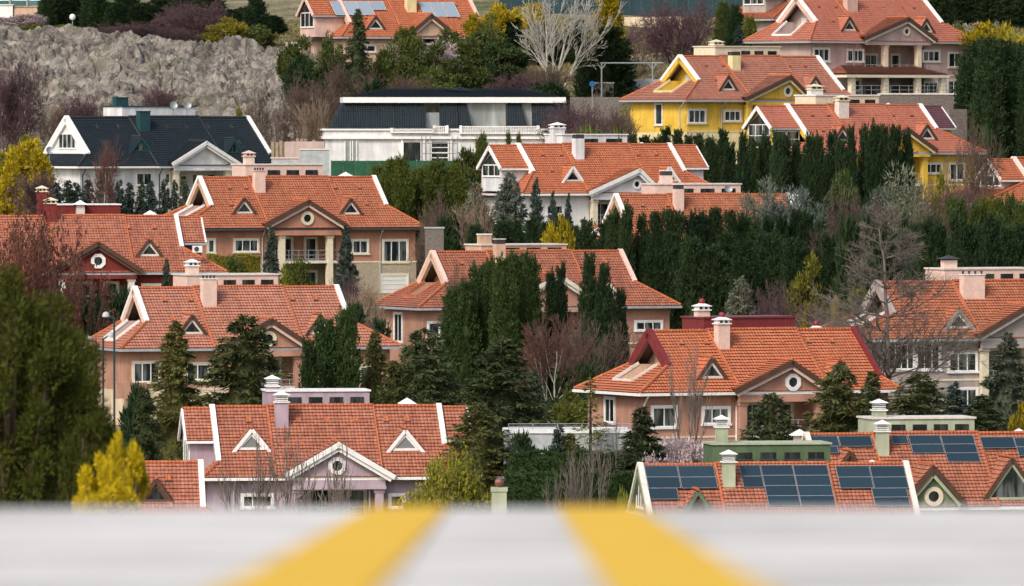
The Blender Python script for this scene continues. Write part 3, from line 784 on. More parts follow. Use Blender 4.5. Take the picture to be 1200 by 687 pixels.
villa('lilac', colm='w_lilac', label='lilac villa with white trimmed gable just behind the road crest', S=17.0, th=8, FL=(238, 560), FR=590, ry=477, rL=237, rR=514,
      seams=(313, 437), tile='tile_worn', wall='w_lilac', base='w_lilac', left='ext', right='ext', extL=2.1, extR=2.0, cop='white', barge='white', trim='white', gut='white', dtrim='white', dbarge='brown', dglass='glass_pale',
      ped=dict(pk=(397, 519), L=(335, 555), R=(462, 557), base=574, ring=(395, 546, .66)), ringm='white', cas='white', chimm='w_lilac', exttri=False,
      dorm=[(295, 504, dict(barge='white', w=2.3)), (475, 505, dict(barge='white', w=2.3))], chim=[(321, 340, 460, 504, 'vent')], bchim=[(310, 328, 441, 470, 'vent')], mon=(314, 433, 457, 4, dict(cop='white', whitesill=True)),
      caps=[(477, 468)], pipe=[274, 433], win=[(283, 579, 320, 596), (456, 579, 474, 596), (205, 579, 225, 596)])
villa('lowgarage', label='low terracotta roof with white verge, left of the lilac villa', S=18.3, th=5, FL=(-60, 640), FR=300, ry=543, rL=-20, rR=235,
      tile='tile_worn', wall='w_lilac', base='w_lilac', left='plain', seams=(60, 162), cop='white', gut='white', dorm=[(183, 563, dict(trim='brown', barge='brown', w=1.9))], caps=[(100, 533)])
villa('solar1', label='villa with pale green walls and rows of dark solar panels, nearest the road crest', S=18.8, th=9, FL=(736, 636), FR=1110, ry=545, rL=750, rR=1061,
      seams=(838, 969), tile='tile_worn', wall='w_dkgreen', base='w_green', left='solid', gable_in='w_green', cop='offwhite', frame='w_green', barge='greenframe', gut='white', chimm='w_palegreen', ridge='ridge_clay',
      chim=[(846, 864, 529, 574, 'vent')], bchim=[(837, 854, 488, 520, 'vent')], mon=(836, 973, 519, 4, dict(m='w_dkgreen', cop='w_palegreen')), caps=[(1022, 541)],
      solar=[(755, 793, 547, 573, 1, 2), (755, 793, 573, 586, 1, 1), (794, 836, 547, 573, 1, 2), (866, 890, 546, 572, 1, 2), (891, 928, 546, 594, 1, 4), (929, 969, 546, 594, 1, 4), (979, 1018, 547, 573, 1, 2), (1019, 1059, 547, 573, 1, 2), (1021, 1062, 573, 594, 1, 2)],
      dorm=[(818, 577, dict(trim='brown', w=1.8))])
villa('solar2', label='villa with pale green roof monitor and solar panels, lowest at the right edge', S=17.6, th=12, FL=(915, 596), FR=1300, ry=509, rL=945, rR=1240,
      seams=(1022, 1146), tile='tile_rust', wall='w_green', base='w_green', left='plain', cop='offwhite', frame='w_green', barge='brown', trim='w_palegreen', gut='white', chimm='w_palegreen',
      ped=dict(pk=(1094, 546), L=(1058, 588), R=(1131, 588), base=606, ring=(1094, 582, .66)), ringround=True,
      chim=[(1027, 1044, 494, 537, 'vent')], bchim=[(1021, 1039, 469, 500, 'vent')], mon=(1021, 1142, 489, 4, dict(m='w_palegreen', cop='offwhite')), caps=[(1194, 504), (937, 505)],
      solar=[(943, 981, 512, 524, 1, 1), (982, 1020, 512, 524, 1, 1), (944, 981, 524, 532, 1, 1), (1044, 1062, 511, 521, 1, 1), (1064, 1101, 511, 532, 1, 2), (1102, 1140, 511, 542, 1, 3), (1148, 1187, 513, 526, 1, 1), (1188, 1230, 514, 535, 1, 2)],
      dorm=[(996, 531, dict(trim='brown', w=2.0)), (1186, 539, dict(w=3.8, h=2.7, trim='w_palegreen', glass='glass'))])
villa('east', colm='w_tan', label='tan villa with maroon bargeboards and red ball chimney caps behind the green solar villas', S=16.4, th=25, FL=(750, 461), FR=1057, ry=387.5, rL=761, rR=1011,
      seams=(829, 933), tile='tile_bright', wall='w_tan', base='w_tan', left='loggia', gable_in='w_peach', lsoff='w_peach', frame='maroon', cop='maroon', barge='brown', trim='blush', gut='white', cas='white', rim='offwhite',
      ped=dict(pk=(929, 423), L=(862, 457), R=(979, 457), base=471, ring=(929, 448, .66)), ringm='white', chimm='blush',
      dorm=[(834, 421), (984, 424)], chim=[(840, 857, 368, 411, 'ball')], bchim=[(814, 831, 352, 388, 'ball'), (951, 962, 378, 388, 'ball')], mon=(825, 932, 371, 0, dict(m='maroon', cop='maroon', sill=False)),
      pipe=[754, 862], pipem='white', win=[(763, 476, 793, 502), (823, 477, 855, 498), (763, 520, 793, 545), (823, 520, 855, 545)], lwin=[(709, 465, 721, 497)])
villa('west', colm='w_pink', label='pink villa with white edged balcony gable, directly behind the lilac villa', S=15.0, th=20, FL=(142, 409), FR=471, ry=337.5, rL=158, rR=394,
      seams=(226, 331), tile='tile_faded', wall='w_pink', base='w_cream', left='loggia', gable_in='w_rose', frame='blush', cop='white', barge='brown', trim='blush', gut='zinc',
      ped=dict(pk=(319, 374), L=(268, 402), R=(366, 405), base=418, ring=(315, 397, .62)), ringround=True,
      dorm=[(225, 371), (375, 371)], chim=[(238, 254, 323, 361, 'pots')], bchim=[(217, 233, 303, 335, 'pyr')], mon=(219, 326, 321, 4, dict(cop='offwhite')),
      pipe=[250], win=[(155, 424, 188, 449), (217, 426, 246, 446), (421, 428, 436, 455), (380, 428, 400, 448)], boxes=[(137, 449, 172, 467, .5, 'w_pink', 'balcony_parapet')])
villa('right', label='greyish villa at the right edge behind the tall bare tree', S=15.2, th=22, FL=(1004, 398), FR=1330, ry=330.5, rL=1028, rR=1270,
      seams=(1116, 1222), tile='tile_orange', wall='w_grey', base='w_grey', left='loggia', gable_in='w_rose', frame='w_grey', cop='w_grey', barge='brown', trim='offwhite', gut='zinc', cas='white',
      ped=dict(pk=(1205, 358), L=(1146, 393), R=(1262, 393), base=408), dorm=[(1123, 364, dict(glass='dkgrey', barge='w_grey', w=2.4))], chim=[(1129, 1154, 318, 352, 'pots')], bchim=[(1103, 1121, 299, 332, 'roof')], mon=(1107, 1215, 314, 4, dict(cop='offwhite')),
      win=[(1040, 400, 1072, 434, dict(glass='glass_dark', name='glazed_bay', ncol=4)), (1073, 400, 1102, 434, dict(glass='glass_dark', name='glazed_bay', ncol=3)), (1111, 413, 1145, 436), (1111, 455, 1145, 480)])
villa('mid', colm='w_pink', label='pink villa in the centre, its front hidden by tall dark cypresses', S=13.7, th=23, FL=(490, 361), FR=798, ry=295.5, rL=507, rR=727,
      seams=(570, 669), tile='tile_rust', wall='w_pink', base='w_pink', left='loggia', gable_in='w_pink', frame='w_peach', cop='blush', barge='offwhite', trim='offwhite', gut='zinc', cas='white', rim='ridge_clay',
      ped=dict(pk=(656, 322), L=(602, 350), R=(702, 352), base=366), dorm=[(577, 330), (712, 331)], chim=[(580, 594, 280, 318, 'slot')], bchim=[(561, 574, 274, 296, 'flat')], mon=(564, 664, 286, 3, dict(cop='offwhite', m='w_peach')),
      win=[(501, 377, 516, 395), (744, 376, 776, 388), (760, 391, 776, 402)], chimm='w_peach', lwin=[(462, 366, 472, 402)])
villa('redleft', colm='offwhite', label='dark red villa with brown gable and white round window at the left edge', S=13.3, th=12, FL=(-50, 320), FR=266, ry=254, rL=-28, rR=206,
      seams=(57, 146), tile='tile_worn', wall='w_red', base='w_red', left='loggia', right='ext', extR=2.3, extwall='w_brown', frame='w_rose', cop='white', barge='brown', trim='brown', gut='zinc',
      ped=dict(pk=(115.5, 284), L=(62, 315), R=(168, 317), base=327, ring=(115, 306, .70)), ringm='white', gable='w_red', beam='w_red', chimm='w_red', capm='cream',
      dorm=[(175, 282, dict(trim='offwhite'))], chim=[(52, 68, 231, 262, 'pyr')], bchim=[(42, 56, 217, 250, 'pyr')], mon=(60, 141, 239, 0, dict(m='w_red', sill=False)), caps=[(176, 248), (94, 236)],
      win=[(166, 333, 190, 350), (20, 333, 48, 350)])
villa('west2', label='brownish pink villa with cream ground floor and white garage door at upper left', S=12.6, th=23, FL=(211, 268), FR=499, ry=208.5, rL=234, rR=438,
      seams=(291, 384), tile='tile_orange', wall='w_pinktan', base='stone_cream', left='loggia', gable_in='w_rose', frame='w_peach', cop='white', barge='brown', trim='blush', gut='dkgrey', chimm='blush', capm='blush',
      ped=dict(pk=(362, 235), L=(311, 263), R=(408, 264), base=276, ring=(360, 256, .66), cols=(330, 386)), ringround=True,
      dorm=[(286, 233), (411, 234)], chim=[(299, 311, 197, 228, 'pots')], bchim=[(285, 298, 176, 208, 'pyr')], mon=(288, 378, 192, 3, dict(cop='offwhite')), caps=[(405, 203)], pipe=[307, 445],
      win=[(274, 280, 303, 296), (243, 280, 252, 297), (412, 281, 432, 298), (448, 281, 478, 308), (446, 321, 478, 345, dict(glass='door_white', name='garage_door', ncol=1, nrow=4)), (274, 318, 300, 334)])
villa('kay', label='low terracotta roofed villa half sunk behind the dark hedge in the centre right', S=12.9, th=20, FL=(700, 289), FR=985, ry=229, rL=722, rR=924, He=5.5,
      seams=(782, 869), tile='tile_orange', wall='w_peach', base='w_peach', left='loggia', frame='w_peach', cop='white', barge='brown', gut='zinc', chimm='blush',
      chim=[(790, 803, 216, 249, 'slot')], bchim=[(773, 788, 200, 230, 'slot'), (922, 937, 226, 250, 'pyr')], mon=(768, 868, 215, 3, dict(cop='offwhite')))
villa('whitemid', label='white walled villa with terracotta roof and glazed left gable below the mansard house', S=12.2, th=28, FL=(612, 227), FR=850, ry=170, rL=607, rR=784,
      seams=(659, 737), tile='tile_bright', wall='w_white', base='w_white', left='ext', right='ext', extL=3.2, extR=3.0, frame='white', cop='white', barge='white', trim='white', gut='white', chimm='w_white', cas='white',
      ped=dict(pk=(750, 198), L=(691, 225), R=(777, 225), base=234, ring=(746, 216, .5)), ringm='white', ringround=True, dorm=[(671, 196, dict(barge='white')), (784, 196, dict(barge='white'))],
      chim=[(673, 686, 157, 189, 'slot')], bchim=[(645, 661, 143, 172, 'pyr')], mon=(659, 735, 157, 2, dict(m='w_white')), caps=[(752, 168)], win=[(640, 240, 660, 252)])
villa('yellow2', colm='w_yellow', label='yellow villa with white glazed sunroom gable behind the dark conifer row', S=12.0, th=33, FL=(948, 179), FR=1156, ry=124, rL=922, rR=1078,
      seams=(969, 1036), tile='tile_pale', wall='w_yellow', base='w_yellow', left='ext', extL=3.6, extwall='w_yellow', sunroom=True, extrow=2, right='plumext', cop='white', barge='brown', trim='w_paleyel', gut='zinc', frame='w_yellow',
      ped=dict(pk=(1064, 150), L=(1018, 176), R=(1098, 175), base=184), gable='w_yellow', dorm=[(987, 149), (1086, 147)], chimm='offwhite', capm='cream', zbf=.5,
      chim=[(982, 996, 111, 140, 'pyr')], bchim=[(947, 963, 98, 128, 'pyr')], mon=(956, 1030, 111, 3, dict(m='cream')), caps=[(1041, 122)],
      win=[(1083, 191, 1104, 204), (1112, 191, 1130, 212)], pipe=[1107])
villa('yellow1', colm='w_yellow', label='yellow villa with terracotta roof and yellow balcony gable at upper right', S=11.6, th=36, FL=(803, 117), FR=1007, ry=67, rL=797, rR=960,
      seams=(843, 914), tile='tile_faded', wall='w_yellow', base='w_paleyel', left='loggia', gable_in='w_yellow', frame='w_yellow', cop='white', barge='brown', trim='w_paleyel', gut='zinc', chimm='w_paleyel', capm='cream', rim='w_paleyel', lsoff='w_yellow',
      ped=dict(pk=(927, 89), L=(874, 115), R=(951, 113), base=123, ring=(923, 107, .6)), ringround=True, gable='w_yellow', dorm=[(853, 90), (955, 91)],
      chim=[(857, 869, 60, 84, 'slot')], bchim=[(833, 846, 46, 70, 'pyr')], mon=(838, 914, 54, 4, dict(m='cream', cop='cream')), win=[(806, 128, 827, 145), (848, 129, 868, 143)], lwin=[(768, 121, 777, 147)], pipe=[796, 845])
villa('topright', label='large pinkish grey villa with columned porch at the top right', S=11.0, th=39, FL=(949, 48), FR=1148, ry=-2, rL=934, rR=1081,
      seams=(977, 1046), tile='tile_pale', wall='w_rose', base='w_pilla', left='loggia', gable_in='w_rose', frame='w_blush', cop='white', barge='brown', trim='offwhite', gut='zinc', chimm='w_blush',
      ped=dict(pk=(1065, 21), L=(1014, 44), R=(1098, 46), base=53, ring=(1062, 37, .5), cols=(1037, 1076)), ringround=True, ringm='cream', gable='w_rose', dorm=[(995, 21), (1085, 23)],
      chim=[(993, 1005, -10, 15, 'flat')], pipe=[1000, 1128], cas='offwhite', He=6.4,
      win=[(953, 56, 972, 73), (992, 58, 1012, 73), (1081, 59, 1101, 73), (1111, 61, 1126, 80), (993, 93, 1008, 107), (1082, 96, 1099, 110), (1110, 94, 1130, 112)])
villa('rightedge', label='grey walled villa with orange roof at the right edge under the dark conifers', S=12.3, th=28, FL=(1150, 238), FR=1400, ry=186, rL=1188, rR=1370,
      tile='tile_bright', wall='w_grey', base='w_grey', left='ext', extL=2.9, extwall='w_grey', cop='offwhite', barge='brown', gut='offwhite', frame='w_grey', zbf=.5, win=[(1188, 243, 1215, 258)], exttri=False)
villa('topleft', label='cream villa with pale solar collectors and a glazed gable behind the trees at top centre', S=10.6, th=24, FL=(400, 43), FR=600, ry=-4, rL=395, rR=548,
      seams=(452, 510), tile='tile_bright', He=3.6, wall='w_peach', base='w_peach', left='ext', extL=3.9, extwall='w_blush', exttri=True, extglass='glass_dark', cop='blush', barge='brown', trim='blush', gut='zinc', chimm='w_paleyel', frame='w_peach',
      ped=dict(pk=(506, 17), L=(486, 34), R=(527, 34), base=42), gable='w_peach', dorm=[(440, 20)], chim=[(477, 488, -8, 16, 'flat')], bchim=[(533, 542, -14, 8, 'flat', 'w_yellow')], win=[(335, 50, 352, 62), (420, 52, 440, 62)], norail=True,
      solar=[(386, 401, 2, 18, 1, 1, 'solar_pale'), (402, 417, 2, 18, 1, 1, 'solar_pale'), (418, 432, 2, 18, 1, 1, 'solar_pale'), (433, 448, 2, 12, 1, 1, 'solar_pale'), (490, 503, 3, 20, 1, 1, 'solar_pale'), (504, 517, 3, 20, 1, 1, 'solar_pale'), (518, 531, 3, 20, 1, 1, 'solar_pale')])
villa('slate', label='white villa with dark slate roof and white end gable at upper left', S=11.6, th=35, FL=(91, 195), FR=337, ry=138, rL=78, rR=290,
      seams=(151, 233), tile='tile_slate', ridge='ridge_slate', wall='w_white', base='w_white', left='solid', gable_in='w_white', frame='white', cop='white', barge='white', trim='white', gut='white', cas=None, zbf=.26, soffit='dkgrey',
      ped=dict(pk=(242, 166), L=(202, 191), R=(281, 191), base=200), gable='w_white', dorm=[(165, 162, dict(barge='teal', trim='teal', glass='glass', w=2.6)), (274, 164, dict(barge='teal', trim='teal', glass='glass'))], chimm='teal', capm='teal',
      chim=[(164, 176, 130, 156, 'flat')], bchim=[(134, 148, 114, 140, 'flat')], mon=(143, 229, 124, 0, dict(m='w_white', cop='teal', sill=True)), pipe=[96, 186], pipem='teal',
      win=[(114, 201, 132, 218), (159, 202, 178, 218), (192, 202, 200, 216), (208, 204, 235, 219, dict(ncol=3, nrow=2)), (238, 203, 275, 219, dict(ncol=4))])
villa('topsmall', label='small gabled house with white edged terracotta roof behind the topmost villa', S=10.2, th=37, FL=(905, 22), FR=1040, ry=-26, rL=908, rR=1010,
      tile='tile_bright', wall='w_grey', base='w_grey', left='ext', extL=3.4, extwall='w_grey', cop='white', barge='brown', gut='zinc', frame='w_grey')
# ---------------------------------------------------------------- the hillside under everything
def road_z(y):
    if y < 14.0: return -0.13 - 0.0365 * y
    z = -0.13 - 0.0365 * 14.0; u = y - 14.0
    k = 0.016; um = (0.115 - 0.0365) / k
    if u < um: return z - 0.0365 * u - 0.5 * k * u * u
    return z - 0.0365 * um - 0.5 * k * um * um - 0.115 * (u - um)
_pts = list(TERRAIN_PTS)
def gp(px, py, S):
    p = at(px, py, DS(S)); _pts.append((p.x, p.y, p.z))
for (px, py) in ((0, 176), (60, 172), (120, 168), (200, 163), (300, 162), (370, 172)): gp(px, py, 11.15)
for (px, py) in ((0, 120), (100, 116), (200, 115), (300, 118), (390, 130)): gp(px, py, 10.85)
for (px, py) in ((-40, 47), (0, 47), (60, 48), (120, 54), (200, 60), (280, 70), (340, 76), (400, 86), (470, 92)): gp(px, py, 10.55)
for (px, py) in ((0, 40), (150, 42), (250, 48)): gp(px, py, 10.2)
for (px, py) in ((-40, 25), (60, 26), (200, 28), (300, 20), (640, 21), (760, 22), (900, 21)): gp(px, py, 9.9)
for (px, py) in ((420, 112), (520, 112), (620, 118), (690, 116)): gp(px, py, 10.85)
for (px, py) in ((560, 84), (640, 80), (700, 82)): gp(px, py, 10.6)
for (px, py) in ((740, 66), (780, 62), (830, 48)): gp(px, py, 10.45)
for (px, py) in ((640, 40), (720, 32), (800, 30)): gp(px, py, 10.2)
for (px, py) in ((1120, 20), (1180, 30)): gp(px, py, 10.5)
for (px, py) in ((390, 212), (520, 212), (660, 205)): gp(px, py, 11.5)
for (px, py) in ((700, 150), (735, 150)): gp(px, py, 11.3)
for (px, py) in ((40, 255), (150, 255)): gp(px, py, 12.5)
for (px, py) in ((560, 560), (700, 590), (640, 545)): gp(px, py, 16.9)
for X in (-120, -60, 0, 60, 120):
    _pts.append((X, 530, -38)); _pts.append((X, 470, -37)); _pts.append((X, 350, -28)); _pts.append((X, 220, -20.5)); _pts.append((X, 110, -11.0)); _pts.append((X, 60, road_z(60) - .5))
for X in (-30, -10, 0, 10, 30):
    for Yy in (-20, 0, 14, 30): _pts.append((X, Yy, road_z(max(Yy, 0)) - .35 - .012 * abs(X)))
for (X, Yy, z) in ((-16, 90, -5.6), (-10, 90, -5.2), (-4.5, 90, -5.2), (-16, 112, -6.4), (-10, 112, -6.1), (-5, 112, -6.2), (-12, 150, -8.2)): _pts.append((X, Yy, z))
_P = np.array(_pts); _c = 9.0
def _phi(d2): return np.sqrt(d2 + _c * _c)
_A = _phi(((_P[:, None, :2] - _P[None, :, :2]) ** 2).sum(-1))
_n = len(_P); _A -= np.eye(_n) * 6.0
_Q = np.hstack([np.ones((_n, 1)), _P[:, :2] / 100.0])
_K = np.block([[_A, _Q], [_Q.T, np.zeros((3, 3))]])
_w = np.linalg.solve(_K, np.concatenate([_P[:, 2], np.zeros(3)]))
def terrain_np(X, Y):
    Xc = np.clip(X, -130, 130); Yc = np.clip(Y, -30, 1030)
    d2 = (Xc[:, None] - _P[None, :, 0]) ** 2 + (Yc[:, None] - _P[None, :, 1]) ** 2
    z = _phi(d2) @ _w[:_n] + _w[_n] + (Xc * _w[_n + 1] + Yc * _w[_n + 2]) / 100.0
    z = z + np.clip(Y - 1030, 0, 300) * 0.12
    near = np.clip((70 - Y) / 25, 0, 1)
    rz = np.array([road_z(max(0, v)) for v in Y]) - .30 - .006 * np.minimum(np.abs(X), 80)
    return z * (1 - near) + rz * near
def terrain(x, y): return float(terrain_np(np.array([float(x)]), np.array([float(y)]))[0])
xs = np.concatenate([[-3500, -1500, -700, -350, -200], np.arange(-135, 136, 2.5), [200, 350, 700, 1500, 3500]])
ys = np.concatenate([[-300, -100, -40], np.arange(-10, 60, 5), np.arange(60, 500, 10), np.arange(500, 1030, 2.5), [1045, 1070, 1120, 1200, 1330, 1600, 2500, 4500]])
GX, GY = np.meshgrid(xs, ys); gz = terrain_np(GX.ravel(), GY.ravel())
_rs = np.random.RandomState(3)
gz = gz + np.where((GY.ravel() > 480) & (GY.ravel() < 1040), _rs.uniform(-.12, .12, gz.shape), 0)
nx = len(xs); ny = len(ys)
me = bpy.data.meshes.new('ground')
vv = np.stack([GX.ravel(), GY.ravel(), gz], 1)
idx = np.arange(nx * ny).reshape(ny, nx)
ff = np.stack([idx[:-1, :-1].ravel(), idx[:-1, 1:].ravel(), idx[1:, 1:].ravel(), idx[1:, :-1].ravel()], 1)
me.from_pydata(vv.tolist(), [], ff.tolist()); me.update()
for p in me.polygons: p.use_smooth = True
def ground_mat():
    m = bpy.data.materials.new('ground'); m.use_nodes = True; nt = m.node_tree; n = nt.nodes; l = nt.links; b = n['Principled BSDF']
    b.inputs['Roughness'].default_value = 1; b.inputs['Specular IOR Level'].default_value = 0.1
    tc = n.new('ShaderNodeTexCoord')
    t1 = n.new('ShaderNodeTexNoise'); t1.inputs['Scale'].default_value = .16; t1.inputs['Detail'].default_value = 10; t1.inputs['Roughness'].default_value = .7
    l.new(tc.outputs['Object'], t1.inputs['Vector'])
    r1 = n.new('ShaderNodeValToRGB'); e = r1.color_ramp.elements
    e[0].position = .36; e[0].color = (.085, .095, .035, 1); e[1].position = .62; e[1].color = (.30, .24, .17, 1)
    k = e.new(.47); k.color = (.16, .15, .075, 1)
    l.new(t1.outputs[0], r1.inputs[0])
    t2 = n.new('ShaderNodeTexNoise'); t2.inputs['Scale'].default_value = 2.2; t2.inputs['Detail'].default_value = 8; l.new(tc.outputs['Object'], t2.inputs['Vector'])
    mx = n.new('ShaderNodeMix'); mx.data_type = 'RGBA'; mx.blend_type = 'OVERLAY'; mx.inputs['Factor'].default_value = .8
    l.new(r1.outputs[0], mx.inputs['A']); l.new(t2.outputs[0], mx.inputs['B']); l.new(mx.outputs['Result'], b.inputs['Base Color'])
    bp = n.new('ShaderNodeBump'); bp.inputs['Distance'].default_value = .3; l.new(t2.outputs[0], bp.inputs['Height']); l.new(bp.outputs[0], b.inputs['Normal'])
    M['ground'] = m
ground_mat(); me.materials.append(M['ground'])
go = bpy.data.objects.new('ground', me); col.objects.link(go); tag(go, kind='structure')

# ---------------------------------------------------------------- the road with its crest right in front of the camera
def road_mat():
    m = bpy.data.materials.new('road'); m.use_nodes = True; nt = m.node_tree; n = nt.nodes; l = nt.links; b = n['Principled BSDF']
    b.inputs['Roughness'].default_value = .9
    tc = n.new('ShaderNodeTexCoord')
    t1 = n.new('ShaderNodeTexNoise'); t1.inputs['Scale'].default_value = 1.6; t1.inputs['Detail'].default_value = 12; t1.inputs['Roughness'].default_value = .7
    l.new(tc.outputs['Object'], t1.inputs[0])
    r1 = n.new('ShaderNodeValToRGB'); e = r1.color_ramp.elements; e[0].position = .36; e[0].color = (.30, .285, .25, 1); e[1].position = .58; e[1].color = (.74, .715, .66, 1)
    l.new(t1.outputs[0], r1.inputs[0]); l.new(r1.outputs[0], b.inputs['Base Color'])
    M['road'] = m
    m = bpy.data.materials.new('yellow_paint'); m.use_nodes = True; nt = m.node_tree; n = nt.nodes; l = nt.links; b = n['Principled BSDF']
    b.inputs['Roughness'].default_value = .7
    tc = n.new('ShaderNodeTexCoord'); t1 = n.new('ShaderNodeTexNoise'); t1.inputs['Scale'].default_value = 9; t1.inputs['Detail'].default_value = 9; t1.inputs['Roughness'].default_value = .8
    l.new(tc.outputs['Object'], t1.inputs[0])
    r1 = n.new('ShaderNodeValToRGB'); e = r1.color_ramp.elements; e[0].position = .38; e[0].color = (.70, .39, .004, 1); e[1].position = .66; e[1].color = (.82, .52, .012, 1)
    l.new(t1.outputs[0], r1.inputs[0]); l.new(r1.outputs[0], b.inputs['Base Color'])
    M['yellow_paint'] = m
road_mat()
_ry = [-6, -3, 0, 2, 4, 6, 8, 10, 12] + [12.5 + .25 * i for i in range(40)] + [23, 25, 28, 32, 40, 50]
def strip(name, x0, x1, dz, m, kerb=False):
    k = MB()
    def z(y): return road_z(y) if y > 0 else -0.13 - .0365 * y
    for a, b in zip(_ry[:-1], _ry[1:]):
        k.poly([(x0, a, z(a) + dz), (x1, a, z(a) + dz), (x1, b, z(b) + dz), (x0, b, z(b) + dz)], m)
        if kerb:
            k.poly([(x0, a, z(a) + dz - .4), (x0, a, z(a) + dz), (x0, b, z(b) + dz), (x0, b, z(b) + dz - .4)], m)
            k.poly([(x1, a, z(a) + dz), (x1, a, z(a) + dz - .4), (x1, b, z(b) + dz - .4), (x1, b, z(b) + dz)], m)
    o = k.build(name); tag(o, kind='structure'); return o
strip('road', -3.6, 3.6, 0, 'road')
XC = -0.0153
strip('road_marking', XC - .220, XC - .091, .004, 'yellow_paint')
strip('road_marking', XC + .091, XC + .220, .004, 'yellow_paint')
strip('kerb', -3.85, -3.6, .12, 'road', True); strip('kerb', 3.6, 3.85, .12, 'road', True)
strip('pavement', -5.6, -3.85, .11, 'road', True); strip('pavement', 3.85, 5.6, .11, 'road', True)
# ---------------------------------------------------------------- foliage
def leaf_mat(name, dark, light, tip=None, trans=0.25, sc=.5, hue=1.0):
    m = bpy.data.materials.new(name); m.use_nodes = True; nt = m.node_tree; n = nt.nodes; l = nt.links; b = n['Principled BSDF']
    b.inputs['Roughness'].default_value = .75; b.inputs['Specular IOR Level'].default_value = .15
    g = n.new('ShaderNodeNewGeometry'); oi = n.new('ShaderNodeObjectInfo'); tc = n.new('ShaderNodeTexCoord')
    t = n.new('ShaderNodeTexNoise'); t.inputs['Scale'].default_value = sc; t.inputs['Detail'].default_value = 3; l.new(tc.outputs['Object'], t.inputs[0])
    f = math_node(nt, 'ADD', math_node(nt, 'MULTIPLY', g.outputs['Random Per Island'], .45), math_node(nt, 'MULTIPLY', t.outputs[0], .6))
    f = math_node(nt, 'ADD', f, math_node(nt, 'MULTIPLY', math_node(nt, 'SUBTRACT', oi.outputs['Random'], .5), .35))
    rp = n.new('ShaderNodeValToRGB'); e = rp.color_ramp.elements; e[0].position = .15; e[0].color = (*dark, 1); e[1].position = .85; e[1].color = (*light, 1)
    if tip: k = e.new(.97); k.color = (*tip, 1)
    l.new(f, rp.inputs[0])
    hm = n.new('ShaderNodeMix'); hm.data_type = 'RGBA'; hm.blend_type = 'MULTIPLY'; hm.inputs['B'].default_value = (1.45, 1.12, .75, 1); l.new(rp.outputs[0], hm.inputs['A'])
    l.new(math_node(nt, 'MULTIPLY', math_node(nt, 'FRACT', math_node(nt, 'MULTIPLY', oi.outputs['Random'], 7.31)), hue), hm.inputs['Factor'])
    rp = hm; OUT = hm.outputs['Result']
    l.new(OUT, b.inputs['Base Color'])
    tr = n.new('ShaderNodeBsdfTranslucent'); l.new(OUT, tr.inputs[0]); mx = n.new('ShaderNodeMixShader'); mx.inputs[0].default_value = trans
    l.new(b.outputs[0], mx.inputs[1]); l.new(tr.outputs[0], mx.inputs[2]); l.new(mx.outputs[0], n['Material Output'].inputs[0])
    M[name] = m
leaf_mat('lf_thuja', (.014, .036, .012), (.065, .110, .036), hue=.35)
leaf_mat('lf_dark', (.010, .026, .012), (.048, .084, .034), hue=.3)
leaf_mat('lf_spruce', (.022, .040, .018), (.115, .145, .065))
leaf_mat('lf_pine', (.030, .055, .018), (.120, .165, .055))
leaf_mat('lf_blue', (.060, .088, .078), (.170, .225, .205))
leaf_mat('lf_bluedark', (.025, .048, .045), (.085, .125, .115))
leaf_mat('lf_gold', (.09, .09, .010), (.64, .47, .02), trans=.35, hue=.0)
leaf_mat('lf_olive', (.050, .065, .012), (.22, .24, .050))
leaf_mat('lf_lime', (.10, .13, .015), (.34, .36, .06), trans=.35)
leaf_mat('lf_hedge', (.028, .052, .014), (.105, .150, .040))
leaf_mat('lf_greenfore', (.014, .022, .005), (.095, .112, .016), trans=.3, sc=1.2, hue=.5)
leaf_mat('lf_goldfore', (.07, .075, .006), (.88, .66, .02), trans=.3, sc=1.6, hue=.0)
leaf_mat('lf_blossom', (.30, .21, .21), (.66, .56, .56), hue=.0)
leaf_mat('lf_brown', (.06, .028, .022), (.18, .08, .06))
mat('bark_dark', (.060, .048, .040), rough=.95, noise=.3, nscale=3)
mat('bark_pale', (.42, .40, .34), rough=.9, noise=.3, nscale=3)
mat('bark_grey', (.19, .16, .135), rough=.95, noise=.25, nscale=3)
mat('bark_brown', (.13, .09, .07), rough=.95, noise=.25, nscale=3)
mat('bark_red', (.15, .075, .06), rough=.95, noise=.25, nscale=3)
mat('bark_purple', (.11, .065, .070), rough=.95, noise=.25, nscale=3)
mat('bark_tan', (.27, .20, .14), rough=.95, noise=.25, nscale=3)

def tri_mesh(name, p, d, s, L, Wd, m, extra=None):
    """p base centres, d directions, s side vectors; one slim triangle per leaf spray"""
    N = len(p); v = np.empty((N * 3, 3))
    v[0::3] = p - s * Wd[:, None] / 2; v[1::3] = p + s * Wd[:, None] / 2; v[2::3] = p + d * L[:, None]
    f = np.arange(N * 3).reshape(N, 3)
    nv = N * 3; ev, ef = (np.zeros((0, 3)), []) if extra is None else extra
    me = bpy.data.meshes.new(name)
    me.vertices.add(nv + len(ev)); me.vertices.foreach_set('co', np.concatenate([v, ev]).ravel())
    loops = list(f.ravel()); tot = [3] * N
    for q in ef: loops += [nv + i for i in q]; tot.append(len(q))
    me.loops.add(len(loops)); me.loops.foreach_set('vertex_index', loops)
    me.polygons.add(len(tot)); st = np.concatenate([[0], np.cumsum(tot)[:-1]])
    me.polygons.foreach_set('loop_start', st); me.polygons.foreach_set('loop_total', tot)
    me.materials.append(M[m]); me.update(calc_edges=True); me.validate()
    return me
def unit(a): return a / np.maximum(1e-6, np.linalg.norm(a, axis=1))[:, None]
